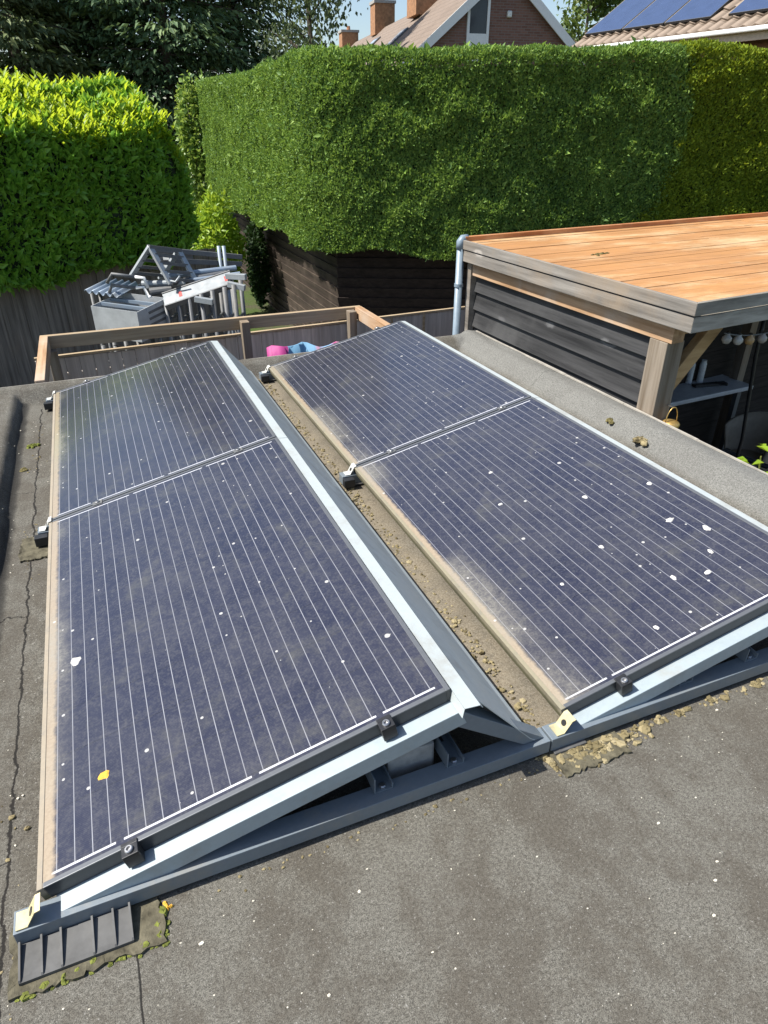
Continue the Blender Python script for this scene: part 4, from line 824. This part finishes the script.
# aluminium deck with red stickers
ad = thing('scaffold_deck', 'pale aluminium scaffold deck with red stickers on the upright frames', 'scaffold deck', at(195, 288, 7.0))
a0, a1 = at(164, 301, 6.96), at(232, 278, 7.10); UD = (UP*.80 - EF*.55 - ER*.15).normalized(); MB().bar(a0, a1, .16, .035, UD).build('deck_board', plain('worn deck aluminium', (.25, .27, .28), .5, .2, .25, 9), ad, bevel=.004)
for s_ in (-1, 1):
    off = (a1-a0).cross(UD).normalized()*.091*s_; MB().bar(a0+off-UD*.01, a1+off-UD*.01, .012, .065, UD).build('side_rail', M['alu_dull'], ad)
for t in (.25, .92): p = a0 + (a1-a0)*t; d = (a1-a0).normalized(); MB().bar(p+UD*.0185-d*.016, p+UD*.0185+d*.016, .07, .003, UD).build('sticker', M['sticker'], ad)
b0, b1 = at(228, 272, 7.3), at(246, 276, 7.1)
for i, (u0, v0, u1, v1, f0_, f1_) in enumerate(((195, 299, 213, 302, 6.9, 6.88), (228, 284, 245, 288, 6.98, 6.95), (226, 276, 246, 277, 7.05, 7.0))):
    tag(MB().bar(at(u0, v0, f0_), at(u1, v1, f1_), .05, .055).build('toe_board', M['alu'], bevel=.004), ('short pale toe board stuck low between the upright frames', 'pale toe board end below the right tip of the deck', 'pale toe board end at the right tip of the deck')[i], 'toe board', 'toe board ends in the metal stack')
# folded ladder forming an A at the top of the stack
lad = thing('folding_ladder', 'folding aluminium ladder standing as an A on the metal stack', 'ladder', at(152, 280, 7.2))
ap, lf_, rf_ = at(150, 247, 7.1), at(131, 277, 7.1), at(171, 284, 7.0); back = at(232, 257, 7.9) - ap; sh = back.normalized()
for nm, ft in (('stile', lf_), ('stile', rf_)):
    for k, off in enumerate((Vector((0, 0, 0)), sh*.34)):
        MB().bar(ap+off, ft+off, .028, .055, sh).build('stile', M['alu'], lad, bevel=.003)
    for t in (.2, .42, .64, .86): p = ap + (ft-ap)*t; MB().bar(p, p+sh*.34, .03, .03).build('rung', M['alu_dull'], lad)
MB().bar(ap-sh*.02, ap+sh*.36, .05, .04).build('hinge', M['alu_dull'], lad)
MB().tube([rf_+Vector((0, 0, .03)), rf_+UP*.02+ER*.05, rf_+UP*.075+ER*.10], .010, 8).build('catch', M['alu'], lad, smooth=True)
# guard rails behind
gr = thing('guard_rail', 'two dull guard rails with white plates running behind the folded ladder', 'guard rail', at(195, 262, 7.7))
for v0, v1 in ((249, 257), (260, 264)):
    MB().bar(at(153, v0, 7.45), at(242, v1, 7.9), .03, .05).build('rail', M['alu_dull'], gr, bevel=.003)
for v0, v1 in ((254, 261),): MB().bar(at(153, v0+.5, 7.52), at(193, v1-3, 7.68), .02, .075).build('panel', M['alu_dull'], gr)
for v0 in (257, 266): MB().bar(at(163, v0, 7.40), at(169, v0, 7.40), .012, .055).build('plate', M['white'], gr)
for u in (219, 224): c = at(u, 250, 7.75); MB().tube([(c.x, c.y, G), (c.x, c.y, at(u, 246, 7.75).z)], .02, 8).build('upright', M['alu_blue'], gr, smooth=True)
# loose tubes on top
for i, (u0, v0, u1, v1, f0_, f1_, r_, m_) in enumerate(((168, 276, 236, 268, 7.3, 7.6, .030, 'alu_blue'), (172, 283, 226, 273, 7.2, 7.5, .028, 'alu_dull'), (190, 281, 240, 274, 7.25, 7.45, .026, 'alu_blue'), (142, 284, 186, 283, 7.2, 7.25, .034, 'alu'), (150, 292, 172, 289, 7.1, 7.15, .042, 'alu_dull'))):
    tag(MB().tube([at(u0, v0, f0_), at(u1, v1, f1_)], r_, 12).build('scaffold_tube', M[m_], smooth=False), ('uppermost blue grey scaffold tube lying behind the deck', 'dull scaffold tube just behind the deck edge', 'blue grey scaffold tube ending at the deck tip', 'pale scaffold tube lying across the ladder foot', 'thickest dull scaffold tube at the left end of the deck')[i], 'scaffold tube', 'loose tubes in the metal stack')
# bent handle hoops
for i, (pts, lab) in enumerate((([(107, 283), (112, 274), (135, 277), (144, 278), (148, 288)], 'upper bent tube hoop with pale tip beside the ladder'), ([(108, 296), (112, 285), (136, 288), (144, 287), (149, 298), (151, 296)], 'lower bent tube hoop with pale tip above the trough'))):
    hp = thing('tube_hoop', lab, 'tube hoop', at(125, 290, 6.95), 'bent hoops in the metal stack'); w3 = [at(u, v, 6.95+.02*i) for u, v in pts]
    MB().tube(w3[:3], .017, 10).build('grip', M['alu_dull'], hp, smooth=True); MB().tube(w3[2:], .016, 10).build('bent_end', M['white'], hp, smooth=True)
# corrugated sheet
cg = MB(); c0, c1, c2 = at(84, 291, 7.0), at(118, 296, 6.9), at(108, 279, 7.45); n = 40
for i in range(n+1):
    for j in range(2): cg.v.append(c0 + (c1-c0)*(i/n) + (c2-c0)*j + UP*(.018*math.sin(i/n*2*math.pi*5)))
for i in range(n): cg.f.append((i*2, i*2+2, i*2+3, i*2+1))
o = cg.build('corrugated_sheet', M['alu_blue'], smooth=True); o.modifiers.new('s', 'SOLIDIFY').thickness = .006; tag(o, 'small blue grey corrugated sheet at the left of the metal stack', 'corrugated sheet')
for i, u in enumerate((93, 101)): 
    c = at(u, 300, 7.15); tag(MB().tube([(c.x, c.y, G), (c.x, c.y, at(u, 290, 7.15).z-.03)], .018, 8).build('scaffold_pole', M['alu_dull'], smooth=True), ('outer' if i == 0 else 'inner') + ' thin pole propping up the corrugated sheet', 'pole', 'poles under the corrugated sheet')
# open trough
tz = thing('metal_trough', 'open grey sheet metal trough on upright frames', 'trough', at(120, 335, 6.9))
A_, B_, C_ = at(91, 306, 6.85), at(137, 312, 6.72), at(166, 298, 7.0); D_ = A_ + (C_-B_); dn = UP*-.30
for nm, a, b in (('front_panel', A_, B_), ('side_panel', B_, C_), ('back_panel', C_, D_), ('side_panel', D_, A_)):
    d = (b-a).normalized(); nn_ = d.cross(UP)*.004; MB().add([a+nn_, b+nn_, b-nn_, a-nn_, a+nn_+dn, b+nn_+dn, b-nn_+dn, a-nn_+dn], [(0, 1, 2, 3), (7, 6, 5, 4), (0, 4, 5, 1), (1, 5, 6, 2), (2, 6, 7, 3), (3, 7, 4, 0)]).build(nm, M['trough'], tz)
fl_ = MB().add([q+dn*.98 for q in (A_, B_, C_, D_)] + [q+dn for q in (A_, B_, C_, D_)], [(0, 1, 2, 3), (7, 6, 5, 4), (0, 4, 5, 1), (1, 5, 6, 2), (2, 6, 7, 3), (3, 7, 4, 0)]).build('floor_panel', M['trough'], tz)
for k in range(3): z = -.06-.06*k; p = B_ + (C_-B_)*.35 + UP*z; q = B_ + (C_-B_)*.95 + UP*z; MB().bar(p, q, .014, .025).build('slot_rib', M['alu_dull'], tz)
for t in (.33, .66): MB().bar(A_+(D_-A_)*t-UP*.02, B_+(C_-B_)*t-UP*.02, .03, .03).build('cross_bar', M['alu_blue'], tz)

# ------------------------------------------------------------------ houses beyond the hedge
def quad_slab(a, b, c, d, t):                # a,b,c,d anticlockwise seen from outside, thickness t inwards
    a, b, c, d = map(Vector, (a, b, c, d)); n_ = (b-a).cross(d-a).normalized()*t
    return MB().add([a, b, c, d, a-n_, b-n_, c-n_, d-n_], [(0, 1, 2, 3), (7, 6, 5, 4), (0, 4, 5, 1), (1, 5, 6, 2), (2, 6, 7, 3), (3, 7, 4, 0)])
def tile_mat(name, c, along, slope_dir, pitch=.30):
    t = NT(name, .8, 0, .3); d1 = t.n.new('ShaderNodeVectorMath'); d1.operation = 'DOT_PRODUCT'; t.t.links.new(t.co, d1.inputs[0]); d1.inputs[1].default_value = tuple(along)
    d2 = t.n.new('ShaderNodeVectorMath'); d2.operation = 'DOT_PRODUCT'; t.t.links.new(t.co, d2.inputs[0]); d2.inputs[1].default_value = tuple(slope_dir)
    fa = t.math('FRACT', t.math('MULTIPLY', d1.outputs['Value'], 1/.22)); fs = t.math('FRACT', t.math('MULTIPLY', d2.outputs['Value'], 1/pitch))
    wv_ = t.math('SINE', t.math('MULTIPLY', fa, 6.283)); h = t.math('ADD', t.math('MULTIPLY', wv_, .5), t.math('MULTIPLY', fs, -1.))
    n_ = t.noise(.9, 5, .7); n3 = t.noise(7, 4, .7); c0_ = t.mix(n3, tuple(q*.75 for q in c), tuple(q*1.25 for q in c)); c0_ = t.mix(t.sstep(fs, .90, .97, 0, .7), c0_, tuple(q*.35 for q in c)); c0_ = t.mix(t.sstep(n_, .45, .75, 0, .5), c0_, tuple(q*.65 for q in c)); t.col(c0_); t.bump(h, .8, .05); return t.m
ap = P(3.72, 26, 5.75); rdv = (P(-2.05, 49, 0)-P(3.72, 26, 0)); rdv.z = 0; rdir = rdv.normalized(); gdir = Vector((-rdir.y, rdir.x, 0)); gdir = gdir if gdir.dot(ER) > 0 else -gdir
RL = 23.7; HW = 4.4; ez = ap.z - HW*.80; sldir = (gdir*HW*-1 + UP*(ez-ap.z)).normalized()
h1 = thing('brick_house', 'brown brick house with tiled gable roof and chimneys beyond the hedge', 'house', (ap.x, ap.y, G))
eL, eR = ap - gdir*HW, ap + gdir*HW; eL = Vector((eL.x, eL.y, ez)); eR = Vector((eR.x, eR.y, ez)); bk = rdir*RL
rotz = math.atan2(gdir.y, gdir.x)
bm1 = NT('brown house brick', .85, 0, .3); dt = bm1.n.new('ShaderNodeVectorMath'); dt.operation = 'DOT_PRODUCT'; bm1.t.links.new(bm1.co, dt.inputs[0]); dt.inputs[1].default_value = tuple(gdir)
cmb = bm1.n.new('ShaderNodeCombineXYZ'); bm1.t.links.new(dt.outputs['Value'], cmb.inputs[0]); bm1.t.links.new(bm1.xyz()[2], cmb.inputs[1]); bt = bm1.n.new('ShaderNodeTexBrick'); bm1.t.links.new(cmb.outputs[0], bt.inputs[0])
for k, q in zip(('Color1', 'Color2', 'Mortar'), ((.17, .085, .062, 1), (.23, .12, .09, 1), (.20, .17, .15, 1))): bt.inputs[k].default_value = q
bt.inputs['Scale'].default_value = 1; bt.inputs['Brick Width'].default_value = .22; bt.inputs['Row Height'].default_value = .07; bt.inputs['Mortar Size'].default_value = .008; bm1.col(bt.outputs['Color'])
n_ = -rdir*0
wmb = MB(); pts = [Vector((eL.x, eL.y, G)), Vector((eR.x, eR.y, G)), eR - UP*.05, ap - UP*.06, eL - UP*.05]; wmb.add(pts + [p + bk for p in pts], [(0, 1, 2, 3, 4), (9, 8, 7, 6, 5)] + [(i, (i+1) % 5, 5+(i+1) % 5, 5+i) for i in range(5)]); wmb.build('wall', bm1.m, h1)
ov = -rdir*.14; oL = eL - gdir*.3 - UP*.24; oR = eR + gdir*.3 - UP*.24
rl = quad_slab(ap+ov, ap+bk, oL+bk, oL+ov, .10).build('roof', tile_mat('pinkish brown roof tiles', (.23, .18, .145), rdir, sldir), h1)
rr_ = quad_slab(ap+ov, oR+ov, oR+bk, ap+bk, .10).build('roof', tile_mat('roof tiles', (.24, .18, .15), rdir, (gdir*HW + UP*(ez-ap.z)).normalized()), h1)
for e in (oL, oR): MB().bar(ap+ov*1.25-UP*.06, e+ov*1.25-UP*.06, .05, .24, UP).build('verge_board', M['white'], h1)
def chim(t, side, w_, dz, parent, topo=0.):
    base = ap + rdir*t - gdir*side; zb = ap.z - side*.8 - .3; c = MB()
    def ring(o_, z0, z1): c.add([base + gdir*(i*o_) + rdir*(j*o_) + UP*(z-base.z) for z in (z0, z1) for i, j in ((-1, -1), (1, -1), (1, 1), (-1, 1))], [(3, 2, 1, 0), (4, 5, 6, 7), (0, 1, 5, 4), (1, 2, 6, 5), (2, 3, 7, 6), (3, 0, 4, 7)])
    ring(w_, zb, zb+dz); cm = c.build('chimney', plain('orange brick chimney', (.33, .17, .085), .85, 0, .3, 8), parent); c = MB(); ring(w_+.05, zb+dz+.002, zb+dz+.12); c.build('cap', M['concrete'], cm)
    c = MB(); q = base + UP*(zb+dz+.12-base.z); c.lathe((q.x, q.y, q.z), [(.12, 0), (.10, .22), (0, .22)], 10); c.build('pot', plain('clay pot', (.40, .18, .09), .8), cm); return cm
chim(15.6, .0, .50, 1.25, h1); chim(7.4, .2, .66, 1.75, h1); chim(22.6, .3, .48, 1.0, h1)
def on_slope(t, s): return ap + rdir*t + sldir*s
nl = sldir.cross(rdir).normalized(); nl = nl if nl.z > 0 else -nl
for t, s, w_ in ((6.6, 1.5, .9), (12.4, 1.1, 1.1), (17.5, 1.0, 1.2)):
    a, b, c, d = on_slope(t, s), on_slope(t+w_, s), on_slope(t+w_, s+1.1), on_slope(t, s+1.1); up_n = nl*.06
    fr_ = MB().add([q+nl*.002 for q in (a, b, c, d)] + [q+up_n for q in (a, b, c, d)], [(3, 2, 1, 0), (4, 5, 6, 7), (0, 1, 5, 4), (1, 2, 6, 5), (2, 3, 7, 6), (3, 0, 4, 7)]).build('roof_window', M['alu_dull'], h1)
    m_ = (a+b+c+d)/4; MB().add([m_+(q-m_)*.8+nl*.062 for q in (a, b, c, d)] + [m_+(q-m_)*.8+nl*.07 for q in (a, b, c, d)], [(3, 2, 1, 0), (4, 5, 6, 7), (0, 1, 5, 4), (1, 2, 6, 5), (2, 3, 7, 6), (3, 0, 4, 7)]).build('pane', plain('pale skylight glass', (.42, .47, .52), .12, 0, .05), fr_)
gn = -rdir
def gp(a, z, o_=0.): v = ap + gdir*a + gn*o_; return Vector((v.x, v.y, z))
def gbox(mb, a0, a1, z0, z1, o0, o1): return mb.add([gp(a, z, o_) for o_ in (o0, o1) for a, z in ((a0, z0), (a1, z0), (a1, z1), (a0, z1))], [(3, 2, 1, 0), (4, 5, 6, 7), (0, 1, 5, 4), (1, 2, 6, 5), (2, 3, 7, 6), (3, 0, 4, 7)])
wf = MB(); wa0, wa1, wz0, wz1 = -1.18, -.45, 3.3, 5.0
gbox(wf, wa0, wa0+.08, wz0, wz1, .005, .07); gbox(wf, wa1-.08, wa1, wz0, wz1, .005, .07); gbox(wf, wa0+.08, wa1-.08, wz1-.07, wz1, .005, .07); gbox(wf, wa0+.08, wa1-.08, wz0, wz0+.72, .005, .065)
wo = wf.build('window', M['white'], h1); gbox(MB(), wa0+.08, wa1-.08, wz0+.722, wz1-.072, .005, .03).build('pane', plain('dark window glass', (.035, .04, .05), .08, 0, .05), wo)
gbox(MB(), .12, .27, 4.45, 4.63, .005, .12).build('wall_lamp', M['white_metal'], h1, bevel=.03)

h2 = thing('brick_house', 'house at right with solar panels above its pale gutter', 'house', P(6, 16, G))
E0, E1 = P(4.05, 16.9, 2.90), P(7.15, 11.6, 2.90); ed_ = (E1-E0).normalized(); inn = Vector((-ed_.y, ed_.x, 0)); inn = inn if inn.dot(EF) > 0 else -inn; sl2 = (inn*math.cos(R(32)) + UP*math.sin(R(32))); E0 = E0 - ed_*.25
sn = ed_.cross(sl2); sn = sn if sn.z > 0 else -sn; SLn = 4.6; Len2 = (E1-E0).length
tm2 = tile_mat('pale brown roof tiles', (.28, .22, .17), ed_, sl2, .34)
# ribbed tile courses as real geometry along the lower roof
mb = MB(); na = int(Len2/.055); rows = 14
for j in range(rows):
    s0, s1 = j*.34, (j+1)*.34; 
    base = len(mb.v)
    for i in range(na+1):
        a = i*Len2/na; wv_ = .022*math.sin(i*math.pi/2)
        mb.v.append(tuple(E0+ed_*a+sl2*s0+sn*(wv_+.035))); mb.v.append(tuple(E0+ed_*a+sl2*(s1+.02)+sn*(wv_-.0))); mb.v.append(tuple(E0+ed_*a+sl2*s0+sn*(wv_-.01)))
    for i in range(na): k = base+i*3; mb.f += [(k, k+3, k+4, k+1), (k, k+2, k+5, k+3)]
mb.build('roof', tm2, h2, smooth=False)
quad_slab(E0-sn*.05, E1-sn*.05, E1+sl2*SLn-sn*.05, E0+sl2*SLn-sn*.05, .1).build('roof_underlay', M['black_wood_x'], h2)
bb_ = E0 + sl2*SLn; 
wmb = MB(); q0, q1 = E0+inn*.35+ed_*.1, E1+inn*.35; wmb.add([Vector((q.x, q.y, z)) for z in (G, 2.83) for q in (q0, q1, q1+inn*6, q0+inn*6)], [(3, 2, 1, 0), (4, 5, 6, 7), (0, 1, 5, 4), (1, 2, 6, 5), (2, 3, 7, 6), (3, 0, 4, 7)]); wmb.build('wall', plain('red brown house brick', (.33, .17, .11), .85, 0, .2, 6), h2)
MB().bar(E0-inn*.03-UP*.10, E1-inn*.03-UP*.10, .03, .17).build('fascia', plain('beige fascia', (.58, .45, .33), .6), h2)
MB().bar(E0-inn*.10-UP*.035, E1-inn*.10-UP*.035, .11, .07).build('gutter', M['white'], h2, bevel=.02)
Rm = Matrix((ed_, sl2, sn)).transposed().to_4x4()
rp_lab = ['first', 'second', 'third', 'fourth', 'fifth']
for j in range(2):
    for i in range(5):
        gapx = .0 if i < 3 else .32
        pos = E0 + ed_*(.10 + i*1.02 + gapx) + sl2*(.36 + j*1.68) + sn*.09
        c = copy_tree(pA); c.name = 'rooftop_solar_panel'; 
        for q in [x for x in COL.objects if x.parent == c and x.name.split('.')[0] in ('lichen_spot', 'bird_dropping')]: bpy.data.objects.remove(q)
        c.rotation_euler = Rm.to_euler(); c.location = pos; c['label'] = f'{rp_lab[i]} blue rooftop panel from the gable, {"lower" if j == 0 else "upper"} row of the tiled house'; c['group'] = 'blue panels on the tiled house roof'; c['category'] = 'solar panel'
        for q in [x for x in COL.objects if x.parent == c]:
            if q.name.startswith('glass'): 
                q.data = q.data.copy(); q.data.materials[0] = M.setdefault('roofglass', plain('blue panel glass', (.05, .075, .15), .2, 0, .1, 4))
